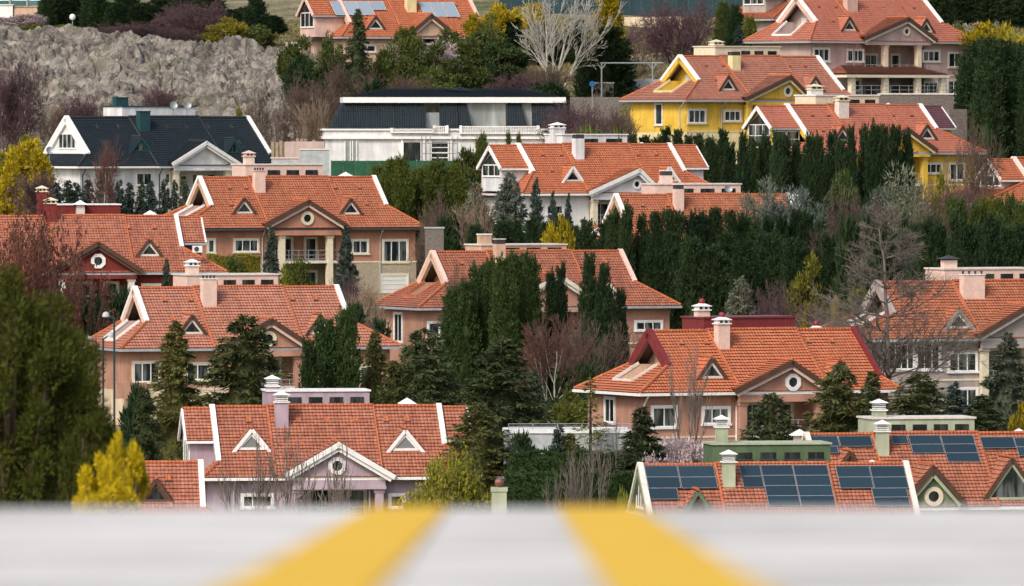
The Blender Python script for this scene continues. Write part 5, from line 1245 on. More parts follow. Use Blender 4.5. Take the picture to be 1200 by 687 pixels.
# single trees, front to back
single = [
 ('spruce', 205, 374, 66, 16.0, 'dark narrow spruce before the left windows of the balcony gable villa'),
 ('cedar', 288, 366, 112, 16.1, 'broad dark cedar before the pediment of the balcony gable villa'),
 ('thuja', 381, 379, 34, 15.8, 'left one of the twin cypresses before the balcony gable villa'),
 ('thuja', 406, 367, 34, 15.8, 'right and taller one of the twin cypresses before the balcony gable villa'),
 ('thuja', 362, 402, 26, 15.9, 'short cypress leaning against the twin cypresses on their left'),
 ('spruce', 440, 384, 40, 15.7, 'slim dark spruce at the right corner of the balcony gable villa'),
 ('cedar', 497, 382, 100, 16.0, 'broad dark cedar between the lilac villa roof and the central cypresses'),
 ('cedar', 462, 420, 60, 16.2, 'low dark cedar peeping over the right end of the lilac roof monitor'),
 ('cedar', 589, 394, 118, 16.5, 'great dark cedar in the centre between the lilac and the tan villa'),
 ('bluedark', 626, 430, 66, 16.3, 'bluish spruce rising at the right shoulder of the great central cedar'),
 ('cedar', 560, 470, 90, 16.9, 'low dark cedar at the right end of the lilac villa roof'),
 ('sparse', 692, 440, 54, 16.9, 'thin see through spruce before the left corner of the tan villa'),
 ('spruce', 752, 474, 74, 17.3, 'dark bushy spruce beside the blossom tree before the tan villa'),
 ('cedar', 903, 458, 82, 17.0, 'dark cedar before the portico of the tan villa'),
 ('cedar', 983, 424, 108, 17.0, 'broad dark cedar before the right dormer of the tan villa'),
 ('spruce', 1022, 432, 58, 16.9, 'spruce at the right eave corner of the tan villa'),
 ('cedar', 1078, 436, 96, 16.2, 'dark green conifer right of the tan villa'),
 ('bluedark', 1182, 388, 96, 15.9, 'big bluish pine before the greyish villa at the right edge'),
 ('bluedark', 1118, 446, 70, 15.9, 'low bluish conifer left of the big bluish pine'),
 ('spruce', 1150, 462, 70, 16.1, 'dark spruce under the big bluish pine above the green roof monitor'),
 ('gold', 1197, 468, 30, 16.8, 'yellow green conifer at the right edge above the solar panels'),
 ('blossom', 800, 516, 80, 17.2, 'pale pink blossoming shrub before the tan villa windows'),
 ('blossom', 770, 532, 44, 17.4, 'low pink blossom bush left of the larger blossoming shrub'),
 ('sapling', 800, 400, 80, 16.9, 'leafless slender tree with thin twigs before the tan villa windows'),
 ('sapling', 352, 492, 100, 18.0, 'leafless small tree before the left dormer of the lilac villa'),
 ('sapling', 298, 500, 84, 18.1, 'leafless small tree before the white verge of the lilac villa'),
 ('sapling', 388, 512, 76, 18.1, 'leafless sapling before the round window of the lilac villa'),
 ('willow', 524, 527, 104, 18.2, 'yellow green budding willow at the right end of the lilac villa'),
 ('sapling', 660, 520, 60, 17.7, 'leafless upright shrub behind the road crest left of the dark hedge end'),
 ('sapling', 692, 512, 60, 17.7, 'leafless upright shrub before the dark hedge, right one of two'),
 ('goldbush', 735, 566, 40, 17.9, 'low yellow green bush left of the solar panel roof'),
 ('birch', 652, 358, 74, 15.4, 'pale stemmed leafless birch between the two dark cypress groups'),
 ('barebrown', 698, 362, 96, 15.3, 'brown leafless tree with a rounded crown left of the tan villa'),
 ('olive', 665, 452, 50, 15.9, 'yellowish green evergreen behind the great central cedar'),
 ('darkbush', 715, 455, 70, 15.8, 'dark evergreen bush left of the tan villa wall'),
 ('darkbush', 675, 420, 70, 15.4, 'dark undergrowth bush below the two leafless trees in the centre'),
 ('blue', 868, 322, 62, 14.6, 'pale blue grey spruce between the black green hedge and the maroon roof monitor'),
 ('olive', 948, 290, 62, 14.3, 'loose yellow green conifer before the black green hedge'),
 ('barepurple', 905, 325, 60, 14.6, 'purplish leafless shrub right of the blue grey spruce'),
 ('barebrown', 960, 345, 60, 14.8, 'brown leafless tree left of the tall bare tree'),
 ('barecone', 1040, 236, 178, 15.6, 'tall bare tree with wide grey branches before the greyish villa'),
 ('olive', 1010, 330, 60, 14.5, 'olive evergreen behind the tall bare tree'),
 ('darkbush', 1030, 300, 80, 14.2, 'dark evergreen mass behind the crown of the tall bare tree'),
 ('goldcone', 979, 368, 15, 15.5, 'small yellow cone shaped shrub behind the tan villa ridge'),
 ('gold', 993, 374, 18, 15.5, 'orange yellow bush behind the right end of the tan villa ridge'),
 ('goldcone', 943, 383, 9, 15.5, 'tiny yellow shrub tip above the tan villa ridge'),
 ('blue', 598, 200, 66, 12.65, 'dense blue grey spruce before the white villa left wall'),
 ('blue', 558, 212, 62, 12.75, 'blue grey spruce with spreading branches left of the dense one'),
 ('bluedark', 628, 207, 36, 12.7, 'pointed dark blue conifer right of the dense blue grey spruce'),
 ('bluedark', 648, 222, 26, 12.7, 'small dark blue conifer under the white villa eave'),
 ('bluedark', 666, 224, 24, 12.7, 'second small dark blue conifer under the white villa eave'),
 ('baretan', 560, 222, 60, 12.95, 'pale leafless shrub before the blue grey spruces'),
 ('barebrown', 520, 216, 50, 12.9, 'brown leafless shrub left of the blue grey spruces'),
 ('gold', 640, 250, 34, 13.3, 'yellow green conifer glowing out of the dark hedge behind the central villa'),
 ('gold', 660, 249, 28, 13.3, 'second yellow green conifer in the dark hedge behind the central villa'),
 ('pine', 545, 167, 38, 12.0, 'green conifer before the scaffolded wall of the mansard roofed house'),
 ('leygreen', 565, 162, 22, 11.95, 'pointed green conifer before the white balustrade'),
 ('leygreen', 596, 158, 13, 11.9, 'slim conifer tip before the right half of the white balustrade'),
 ('leygreen', 608, 161, 12, 11.9, 'slimmer conifer tip right beside the other one before the balustrade'),
 ('bush', 275, 296, 66, 13.0, 'rounded yellow green hedge bush under the window of the brownish pink villa'),
 ('goldbush', 258, 304, 46, 13.1, 'yellow tinted bush at the left end of the clipped hedge'),
 ('bush', 352, 298, 56, 13.1, 'rounded green bush before the portico of the brownish pink villa'),
 ('goldbush', 330, 310, 34, 13.2, 'yellow tinted bush beside the rounded green one at the portico'),
 ('young', 318, 264, 26, 13.1, 'small dark spruce before the left portico column of the brownish pink villa'),
 ('bluedark', 406, 262, 38, 13.1, 'dark blue spruce before the right windows of the brownish pink villa'),
 ('young', 195, 303, 22, 13.7, 'small spruce before the eave of the dark red villa'),
 ('barepurple', 410, 320, 54, 13.5, 'greyish leafless shrub before the cream ground floor'),
 ('baretan', 435, 330, 50, 13.7, 'pale leafless shrub before the white garage door'),
 ('darkbush', 425, 352, 60, 14.0, 'dark evergreen bush between the two pink villas'),
 ('barebrown', 425, 372, 54, 14.3, 'leafless tree at the right hip of the balcony gable villa'),
 ('barebrown', 530, 300, 60, 14.3, 'thin leafless tree before the left gable of the central pink villa'),
 ('pine', 487, 405, 54, 15.0, 'green conifer before the left wall of the central pink villa'),
 ('gold', 35, 160, 56, 11.9, 'bright yellow forsythia bush left of the slate roofed villa'),
 ('gold', 8, 182, 40, 12.0, 'darker yellow bush at the left edge beside the forsythia'),
 ('barepurple', 40, 196, 60, 12.2, 'purplish leafless shrub before the left corner of the slate roofed villa'),
 ('birch', 122, 155, 40, 12.4, 'slender leafless tree before the white end gable'),
 ('bareplum', 45, 232, 120, 14.6, 'purple red plum tree spreading over the dark red villa roof'),
 ('bareplum', 10, 262, 90, 14.8, 'second purple red plum tree at the left edge'),
 ('bareplum', 95, 300, 90, 14.7, 'dark reddish twiggy tree under the round window of the dark red villa'),
 ('bluebush', 892, 201, 80, 13.03, 'silvery blue juniper right of the low half hidden villa chimney'),
 ('bluebush', 938, 206, 76, 13.03, 'second silvery blue juniper, right of the first'),
 ('bluebush', 914, 213, 70, 13.06, 'low silvery juniper in front of the other two'),
 ('bluedark', 970, 222, 44, 13.03, 'small dusky blue conifer right of the silvery junipers'),
 ('bluebush', 1064, 184, 92, 13.25, 'large pale blue green juniper before the yellow villa pediment'),
 ('bluebush', 1032, 204, 70, 13.25, 'pale blue green juniper left of the large one'),
 ('barepurple', 1000, 214, 70, 13.3, 'purple brown leafless shrub among the blue conifers'),
 ('barebrown', 1082, 212, 60, 13.6, 'brown leafless tree before the large pale blue juniper'),
 ('olive', 1100, 190, 36, 13.2, 'yellow green conifer under the right window of the yellow villa'),
 ('pine', 990, 190, 40, 13.0, 'olive pine standing before the conifer row'),
 ('barebrown', 1142, 130, 66, 12.6, 'reddish brown leafless tree between the yellow villa and the dark conifers'),
 ('barepurple', 1120, 205, 60, 12.9, 'leafless shrub before the right wall of the yellow villa'),
 ('spruce', 419, 8, 34, 11.1, 'tall dark spruce before the cream villa at the top'),
 ('pine', 345, 37, 46, 10.95, 'rounded green pine at the left corner of the cream villa'),
 ('pine', 388, 36, 34, 11.0, 'small upright pine left of the tall dark spruce'),
 ('pine', 412, 75, 46, 11.05, 'green pine standing low on the rocky slope'),
 ('olive', 265, 18, 60, 10.45, 'olive pine in front of the wood at the top left'),
 ('pine', 300, 28, 46, 10.45, 'green pine left of the cream villa'),
 ('barepurple', 235, -4, 90, 10.4, 'big purple brown leafless tree at the edge of the top left wood'),
 ('barepurple', 160, 24, 80, 10.5, 'low purple brown leafless shrub above the rocks'),
 ('barepurple', 200, 30, 60, 10.5, 'second low purple brown shrub above the rocks'),
 ('pine', 478, 26, 44, 11.0, 'dark green pine before the cream villa pediment'),
 ('pine', 500, 44, 56, 11.05, 'broad green pine under the pediment of the cream villa'),
 ('blossom', 512, 48, 50, 11.0, 'greyish blossoming tree between the pines'),
 ('blossom', 462, 52, 36, 11.0, 'small whitish blossoming tree before the cream wall'),
 ('pine', 535, 30, 60, 10.9, 'tall green pine right of the cream villa'),
 ('pine', 565, 30, 66, 10.85, 'broad green pine left of the white stemmed poplar'),
 ('pine', 590, 44, 60, 10.9, 'green pine behind the mansard roof ridge'),
 ('pine', 540, 62, 70, 11.05, 'low broad pine just above the mansard roof'),
 ('pine', 505, 76, 50, 11.1, 'low green pine at the left above the mansard roof'),
 ('olive', 572, 12, 40, 10.6, 'olive conifer with yellow tips right of the yellow chimney'),
 ('gold', 585, 2, 40, 10.5, 'golden conifer at the top left of the white stemmed poplar'),
 ('gold', 618, -2, 50, 10.45, 'golden conifer behind the crown of the white stemmed poplar'),
 ('gold', 555, 14, 30, 10.6, 'little golden conifer beside the yellow chimney'),
 ('barebrown', 450, 78, 66, 11.15, 'tan leafless thicket on the slope left of the mansard roof'),
 ('barebrown', 480, 84, 50, 11.15, 'low tan leafless thicket above the mansard roof'),
 ('barebrown', 625, 70, 70, 11.0, 'brown leafless tree left of the poplar trunk'),
 ('barepurple', 600, 82, 60, 11.1, 'purple brown thicket above the mansard roof'),
 ('barepale', 650, -12, 118, 10.95, 'big white stemmed bare poplar rising behind the mansard roof'),
 ('darkbush', 360, 62, 60, 11.0, 'dark bush at the foot of the cream villa wall'),
 ('barebrown', 392, 66, 60, 11.1, 'brown thicket under the cream villa at the top'),
 ('pine', 455, 50, 50, 11.05, 'green pine before the cream villa middle wall'),
 ('leyland', 478, 40, 34, 10.9, 'dark conifer between the pines of the cream villa'),
 ('darkbush', 440, 88, 44, 11.2, 'dark low bush above the left end of the mansard roof'),
 ('darkbush', 640, 92, 60, 11.15, 'dark bush round the foot of the white stemmed poplar'),
 ('leyland', 640, 30, 50, 10.5, 'dark conifer behind the crown of the white stemmed poplar'),
 ('leyland', 600, 22, 44, 10.5, 'dark conifer left behind the white stemmed poplar'),
 ('leyland', 675, 24, 44, 10.5, 'dark conifer right behind the white stemmed poplar'),
 ('darkbush', 160, 440, 60, 16.3, 'dark bush before the ground floor of the balcony gable villa'),
 ('cedar', 170, 452, 50, 16.6, 'dark cedar filling the gap above the low terracotta roof'),
 ('darkbush', 612, 500, 60, 17.0, 'dark bush hiding the left part of the pale terrace wall'),
 ('cedar', 668, 506, 50, 17.1, 'low cedar before the middle of the pale terrace wall'),
 ('young', 655, 498, 40, 17.1, 'small feathery conifer before the pale terrace wall'),
 ('sapling', 712, 488, 60, 17.2, 'leafless sapling before the right end of the pale terrace wall'),
 ('darkbush', 645, 520, 60, 17.0, 'dark bush at the left end of the pale terrace wall'),
 ('olive', 20, 150, 60, 11.4, 'olive bush on the green patch left of the end gable'),
 ('baretan', 60, 118, 60, 11.2, 'pale leafless shrub on the rocks above the end gable'),
 ('barepurple', 190, 96, 50, 11.1, 'dusky leafless shrub in the middle of the rocks'),
 ('leyland', 713, 34, 62, 10.9, 'dark broad conifer right of the white stemmed poplar'),
 ('leyland', 690, 50, 40, 10.9, 'dark conifer between the poplar and the metal frame'),
 ('goldcone', 714, -2, 44, 10.7, 'golden topped conifer above the dark broad one'),
 ('barebrown', 752, 28, 56, 10.6, 'brown leafless tree before the pale slope'),
 ('barepurple', 800, -8, 104, 10.75, 'big purplish leafless tree left of the yellow villa roof'),
 ('leygreen', 848, 4, 26, 10.5, 'slim green conifer left of the small gabled house'),
 ('leyland', 862, 8, 26, 10.6, 'dark conifer left of the small gabled house'),
 ('leygreen', 880, 22, 34, 10.8, 'green conifer under the small gabled house'),
 ('young', 866, 30, 24, 10.95, 'small blue spruce left of the topmost villa eave'),
 ('barepurple', 670, 116, 80, 11.6, 'leafless thicket at the right end of the mansard roofed house'),
 ('barepurple', 705, 122, 70, 11.7, 'leafless thicket under the stone pillar'),
 ('barebrown', 735, 118, 50, 11.7, 'leafless thicket left of the yellow villa wall'),
 ('bush', 690, 140, 60, 12.0, 'green bush right of the white balustrade'),
 ('bush', 725, 142, 56, 12.0, 'green bush before the left wall of the yellow villa'),
 ('barebrown', 345, 84, 80, 11.2, 'tall tan leafless tree at the right end of the rocky slope'),
 ('barebrown', 318, 100, 60, 11.3, 'tan leafless tree before the rocks'),
 ('baretan', 370, 108, 50, 11.3, 'pale leafless shrub left of the mansard roofed house'),
 ('barepurple', 12, 60, 70, 11.3, 'dark leafless tree on the rocks at the left edge'),
 ('barepurple', 100, 102, 60, 11.2, 'dark leafless shrub on the rocks behind the end gable'),
 ('olive', 275, 115, 30, 11.3, 'olive shrub on the rocky slope behind the slate roof'),
 ('blossom', 30, 17, 44, 10.3, 'pink blossoming tree before the glass building'),
 ('blossom', 6, 20, 44, 10.3, 'pink blossoming tree at the top left corner'),
 ('leyland', 54, -2, 26, 10.25, 'dark conifer right of the pink blossoming tree'),
 ('gold', 1152, 24, 56, 10.85, 'yellow green leafing tree above the big dark conifers'),
 ('goldbush', 1182, 20, 60, 10.85, 'second yellow green leafing tree at the upper right'),
 ('pine', 1128, 24, 44, 10.8, 'green pine at the right eave of the topmost villa'),
]
for q in single: T(*q)
# foreground trees, out of focus at the left
def F(kd, px, top, w, Y, label, seedrot=0):
    return T(kd, px, top, w, FPX / Y, label)
F('foretree', 14, 285, 215, 105, 'out of focus green leafy tree close by at the left edge')
F('foretree', 74, 350, 140, 112, 'out of focus second leafy tree behind the one at the left edge')
F('foregold', 146, 472, 72, 95, 'bright yellow conifer out of focus, tallest of the yellow ones by the crest')
F('foregold', 118, 500, 76, 93, 'lower yellow conifer left of the tallest yellow one by the crest')
F('foregold', 132, 536, 90, 92, 'yellow conifer growing lowest in front of the other yellow ones')
F('foredark', 104, 448, 84, 99, 'dark green conifer between the leafy tree and the bright yellow conifer')

# clipped hedges: one object each
def hedge(x0, x1, top, S, thick, label, m='lf_hedge', h=None, seed=5):
    Y = DS(S); a = at(x0, top, Y); b = at(x1, top, Y); zg = min(terrain(a.x, Y), terrain(b.x, Y)); H = h or (a.z - zg)
    rs = np.random.RandomState(seed); L_ = b.x - a.x; N = int(L_ * H * 160 + L_ * thick * 160)
    u = rs.rand(N, 3); face = rs.rand(N) < thick / (thick + H)
    p = np.stack([u[:, 0] * L_ - L_ / 2, np.where(face, u[:, 1] * thick, rs.rand(N) * .25), np.where(face, H - rs.rand(N) * .15, u[:, 2] * H)], 1)
    p[:, 2] += .12 * np.sin(p[:, 0] * 2.1) * (p[:, 2] / H); d = unit(np.stack([rs.normal(0, .5, N), np.where(face, 0, -1) + rs.normal(0, .4, N), np.where(face, 1, .4) + rs.normal(0, .4, N)], 1))
    s = unit(np.cross(d, rs.normal(0, 1, (N, 3)))); L = rs.uniform(.10, .24, N)
    hx = L_ / 2 - .1; v = np.array([(-hx, .2, -.5), (hx, .2, -.5), (hx, thick, -.5), (-hx, thick, -.5), (-hx, .2, H - .12), (hx, .2, H - .12), (hx, thick, H - .12), (-hx, thick, H - .12)])
    me_ = tri_mesh('hedge', p, d, s, L, L * .6, m, (v, MB.BOXF))
    o = bpy.data.objects.new('hedge', me_); col.objects.link(o); o.location = ((a.x + b.x) / 2, Y, a.z - H); tag(o, label, 'hedge'); return o
hedge(596, 750, 556, 17.5, 1.5, 'clipped dark hedge just behind the road crest left of the solar roofs', m='lf_thuja')
hedge(596, 745, 531, 17.2, 1.5, 'upper dark clipped hedge under the white terrace', m='lf_thuja', seed=8)
hedge(-20, 92, 31, 10.36, 1.5, 'long clipped green hedge behind the street lamp on the rocks')
hedge(242, 306, 300, 12.95, 1.2, 'clipped yellowish hedge along the front of the brownish pink villa', m='lf_olive')

for o in list(col.objects):
    if o.get('label') and len(o['label'].split()) > 16: print('LONG', o.name, o['label'])
# ---------------------------------------------------------------- rocks of the slope: nobody could count them
def rock_mat():
    m = bpy.data.materials.new('rock'); m.use_nodes = True; nt = m.node_tree; n = nt.nodes; l = nt.links; b = n['Principled BSDF']
    b.inputs['Roughness'].default_value = 1; b.inputs['Specular IOR Level'].default_value = .1
    tc = n.new('ShaderNodeTexCoord'); t1 = n.new('ShaderNodeTexNoise'); t1.inputs['Scale'].default_value = .9; t1.inputs['Detail'].default_value = 12; t1.inputs['Roughness'].default_value = .75
    l.new(tc.outputs['Object'], t1.inputs[0]); g = n.new('ShaderNodeNewGeometry')
    f = math_node(nt, 'ADD', math_node(nt, 'MULTIPLY', t1.outputs[0], .75), math_node(nt, 'MULTIPLY', g.outputs['Random Per Island'], .25))
    r1 = n.new('ShaderNodeValToRGB'); e = r1.color_ramp.elements; e[0].position = .34; e[0].color = (.06, .052, .048, 1); e[1].position = .70; e[1].color = (.46, .405, .335, 1)
    k = e.new(.48); k.color = (.20, .178, .16, 1)
    l.new(f, r1.inputs[0]); l.new(r1.outputs[0], b.inputs['Base Color'])
    t2 = n.new('ShaderNodeTexNoise'); t2.inputs['Scale'].default_value = 3; t2.inputs['Detail'].default_value = 10; l.new(tc.outputs['Object'], t2.inputs[0])
    bp = n.new('ShaderNodeBump'); bp.inputs['Distance'].default_value = .5; bp.inputs['Strength'].default_value = 1.0; l.new(t2.outputs[0], bp.inputs['Height']); l.new(bp.outputs[0], b.inputs['Normal'])
    M['rock'] = m
rock_mat()
from mathutils import noise as mnoise
def rock_templates(n):
    out = []
    for i in range(n):
        bm = bmesh.new(); bmesh.ops.create_icosphere(bm, subdivisions=3 if i < 2 else 2, radius=1)
        o = Vector((i * 7.3, i * 3.1, 0))
        for v in bm.verts:
            c = v.co.copy(); f = .85 + .75 * mnoise.noise(c * 1.2 + o) + .75 * abs(mnoise.noise(Vector((c.x * 3.0, c.y * 3.0, c.z * .8)) + o)) - .45 * abs(mnoise.noise(c * 4 + o))
            v.co = c * f
        out.append((np.array([v.co[:] for v in bm.verts]), np.array([[q.index for q in f.verts] for f in bm.faces]))); bm.free()
    return out
def rocks(name, label, region, n, smin, smax, seed):
    """region: list of (px0, px1, Y0, Y1); rocks half sunk in the terrain"""
    rs = np.random.RandomState(seed); tp = rock_templates(7); VV = []; FF = []; off = 0
    for i in range(n):
        px0, px1, Y0, Y1 = region[rs.randint(len(region))]; Y = rs.uniform(Y0, Y1); x = (rs.uniform(px0, px1) - 600) / FPX * Y
        z = terrain(x, Y); sc = smin * (smax / smin) ** (rs.rand() ** 1.4); v, f = tp[rs.randint(7)]
        a = rs.rand() * 6.28; ca, sa = math.cos(a), math.sin(a); s3 = sc * rs.uniform(.55, 1.3, 3) * np.array([1, 1, 1.0])
        w = v * s3; w = np.stack([w[:, 0] * ca - w[:, 1] * sa, w[:, 0] * sa + w[:, 1] * ca, w[:, 2]], 1) + np.array([x, Y, z + sc * .1])
        VV.append(w); FF.append(f + off); off += len(v)
    v = np.concatenate(VV); f = np.concatenate(FF); me_ = bpy.data.meshes.new(name); me_.vertices.add(len(v)); me_.vertices.foreach_set('co', v.ravel())
    me_.loops.add(f.size); me_.loops.foreach_set('vertex_index', f.ravel()); me_.polygons.add(len(f)); me_.polygons.foreach_set('loop_start', np.arange(len(f)) * 3); me_.polygons.foreach_set('loop_total', np.full(len(f), 3))
    me_.materials.append(M['rock']); me_.update(calc_edges=True); o = bpy.data.objects.new(name, me_); col.objects.link(o); tag(o, label, 'rocks', kind='stuff')
def rock_bank():
    """the fractured limestone bank: one continuous broken surface"""
    Ys = np.arange(888, 958, .42); Us = np.linspace(-70, 425, 250); V_ = []; F_ = []
    GY_, GU = np.meshgrid(Ys, Us, indexing='ij'); X_ = (GU - 600) / FPX * GY_; Z_ = terrain_np(X_.ravel(), GY_.ravel()).reshape(X_.shape)
    for i in range(len(Ys)):
        for j in range(len(Us)):
            x, y, z = X_[i, j], GY_[i, j], Z_[i, j]
            w = Vector((x, y, z * 1.0)) + Vector((mnoise.noise(Vector((x * .3, y * .3, 0))), mnoise.noise(Vector((x * .3 + 9, y * .3, 4))), 0)) * 1.6
            d1, _ = mnoise.voronoi(w * .42); d2, _ = mnoise.voronoi(w * 1.15 + Vector((5, 3, 1)))
            e = min(1, max(0, (d1[1] - d1[0]) * 3.0)) ** .6; e2 = min(1, max(0, (d2[1] - d2[0]) * 3.0)) ** .6
            fr = mnoise.fractal(w * .35, 1, 2, 5)
            edge = min(1, (y - 888) / 6, (957 - y) / 9, max(0, (GU[i, j] + 70)) / 10, (425 - GU[i, j]) / 60)
            right = min(1, max(0, (415 - GU[i, j]) / 70))
            d0, _ = mnoise.voronoi(w * .16); e0 = min(1, max(0, (d0[1] - d0[0]) * 2.2)) ** .7
            up = (-.1 + 1.1 * e0 + 1.15 * e * (.5 + .7 * d1[0]) + .38 * e2 + .9 * fr) * (.35 + .65 * right)
            V_.append((x, y - .5 * e * edge, z + max(-.4, up) * max(0, edge) - .35 * (1 - max(0, edge)) - .25 * (1 - right)))
    ny_, nx_ = len(Ys), len(Us); id_ = np.arange(ny_ * nx_).reshape(ny_, nx_)
    F_ = np.stack([id_[:-1, :-1].ravel(), id_[:-1, 1:].ravel(), id_[1:, 1:].ravel(), id_[1:, :-1].ravel()], 1)
    me_ = bpy.data.meshes.new('rock_bank'); me_.from_pydata(V_, [], F_.tolist()); me_.materials.append(M['rock_face']); me_.update()
    o = bpy.data.objects.new('rock_bank', me_); col.objects.link(o); tag(o, 'fractured pale grey limestone bank behind the slate roofed villa', 'rocks', kind='stuff')
def rock_face_mat():
    m = bpy.data.materials.new('rock_face'); m.use_nodes = True; nt = m.node_tree; n = nt.nodes; l = nt.links; b = n['Principled BSDF']
    b.inputs['Roughness'].default_value = 1; b.inputs['Specular IOR Level'].default_value = .1
    tc = n.new('ShaderNodeTexCoord'); t1 = n.new('ShaderNodeTexNoise'); t1.inputs['Scale'].default_value = .42; t1.inputs['Detail'].default_value = 13; t1.inputs['Roughness'].default_value = .78; t1.inputs['Distortion'].default_value = .6
    l.new(tc.outputs['Object'], t1.inputs[0])
    r1 = n.new('ShaderNodeValToRGB'); e = r1.color_ramp.elements; e[0].position = .36; e[0].color = (.085, .075, .068, 1); e[1].position = .64; e[1].color = (.60, .54, .46, 1)
    k = e.new(.47); k.color = (.26, .23, .20, 1); l.new(t1.outputs[0], r1.inputs[0])
    # greenish lichen and grass in the flats
    t3 = n.new('ShaderNodeTexNoise'); t3.inputs['Scale'].default_value = .16; t3.inputs['Detail'].default_value = 9; t3.inputs['Roughness'].default_value = .7; l.new(tc.outputs['Object'], t3.inputs[0])
    r3 = n.new('ShaderNodeValToRGB'); r3.color_ramp.elements[0].position = .50; r3.color_ramp.elements[1].position = .60; l.new(t3.outputs[0], r3.inputs[0])
    mx = n.new('ShaderNodeMix'); mx.data_type = 'RGBA'; l.new(math_node(nt, 'MULTIPLY', r3.outputs[0], .4), mx.inputs['Factor']); l.new(r1.outputs[0], mx.inputs['A']); mx.inputs['B'].default_value = (.22, .22, .12, 1)
    l.new(mx.outputs['Result'], b.inputs['Base Color'])
    t2 = n.new('ShaderNodeTexNoise'); t2.inputs['Scale'].default_value = 2.2; t2.inputs['Detail'].default_value = 11; t2.inputs['Roughness'].default_value = .75; l.new(tc.outputs['Object'], t2.inputs[0])
    bp = n.new('ShaderNodeBump'); bp.inputs['Distance'].default_value = .7; bp.inputs['Strength'].default_value = 1.0; l.new(t2.outputs[0], bp.inputs['Height']); l.new(bp.outputs[0], b.inputs['Normal'])
    M['rock_face'] = m
rock_face_mat(); rock_bank()
rocks('rock_outcrop', 'loose grey rocks strewn over the limestone bank', [(-60, 330, 895, 950), (200, 420, 900, 945)], 700, .18, .95, 4)
rocks('rubble', 'pale rubble on the bare bank above the mansard roofed house', [(380, 480, 915, 950), (680, 800, 900, 960), (1090, 1170, 935, 970), (-60, 380, 945, 975)], 420, .15, .7, 5)
def tufts(name, label, region, n, m, seed, h=.35):
    rs = np.random.RandomState(seed); px0, px1, Y0, Y1 = region; Y = rs.uniform(Y0, Y1, n); x = (rs.uniform(px0, px1, n) - 600) / FPX * Y; z = terrain_np(x, Y)
    p = np.stack([x, Y, z], 1); d = unit(np.array([[0, -.1, 1.]]) + rs.normal(0, .45, (n, 3))); s_ = unit(np.cross(d, rs.normal(0, 1, (n, 3)))); L = h * rs.uniform(.4, 1.5, n)
    o = bpy.data.objects.new(name, tri_mesh(name, p, d, s_, L, L * .45, m)); col.objects.link(o); tag(o, label, 'grass', kind='stuff')
leaf_mat('lf_dry', (.14, .12, .05), (.34, .29, .16))
tufts('dry_grass', 'dry grass tufts between the rocks and along the bank above', (-60, 1200, 890, 1000), 90000, 'lf_dry', 9)
tufts('grass', 'short green grass on the upper bank', (-60, 1200, 895, 1010), 40000, 'lf_olive', 10, .3)

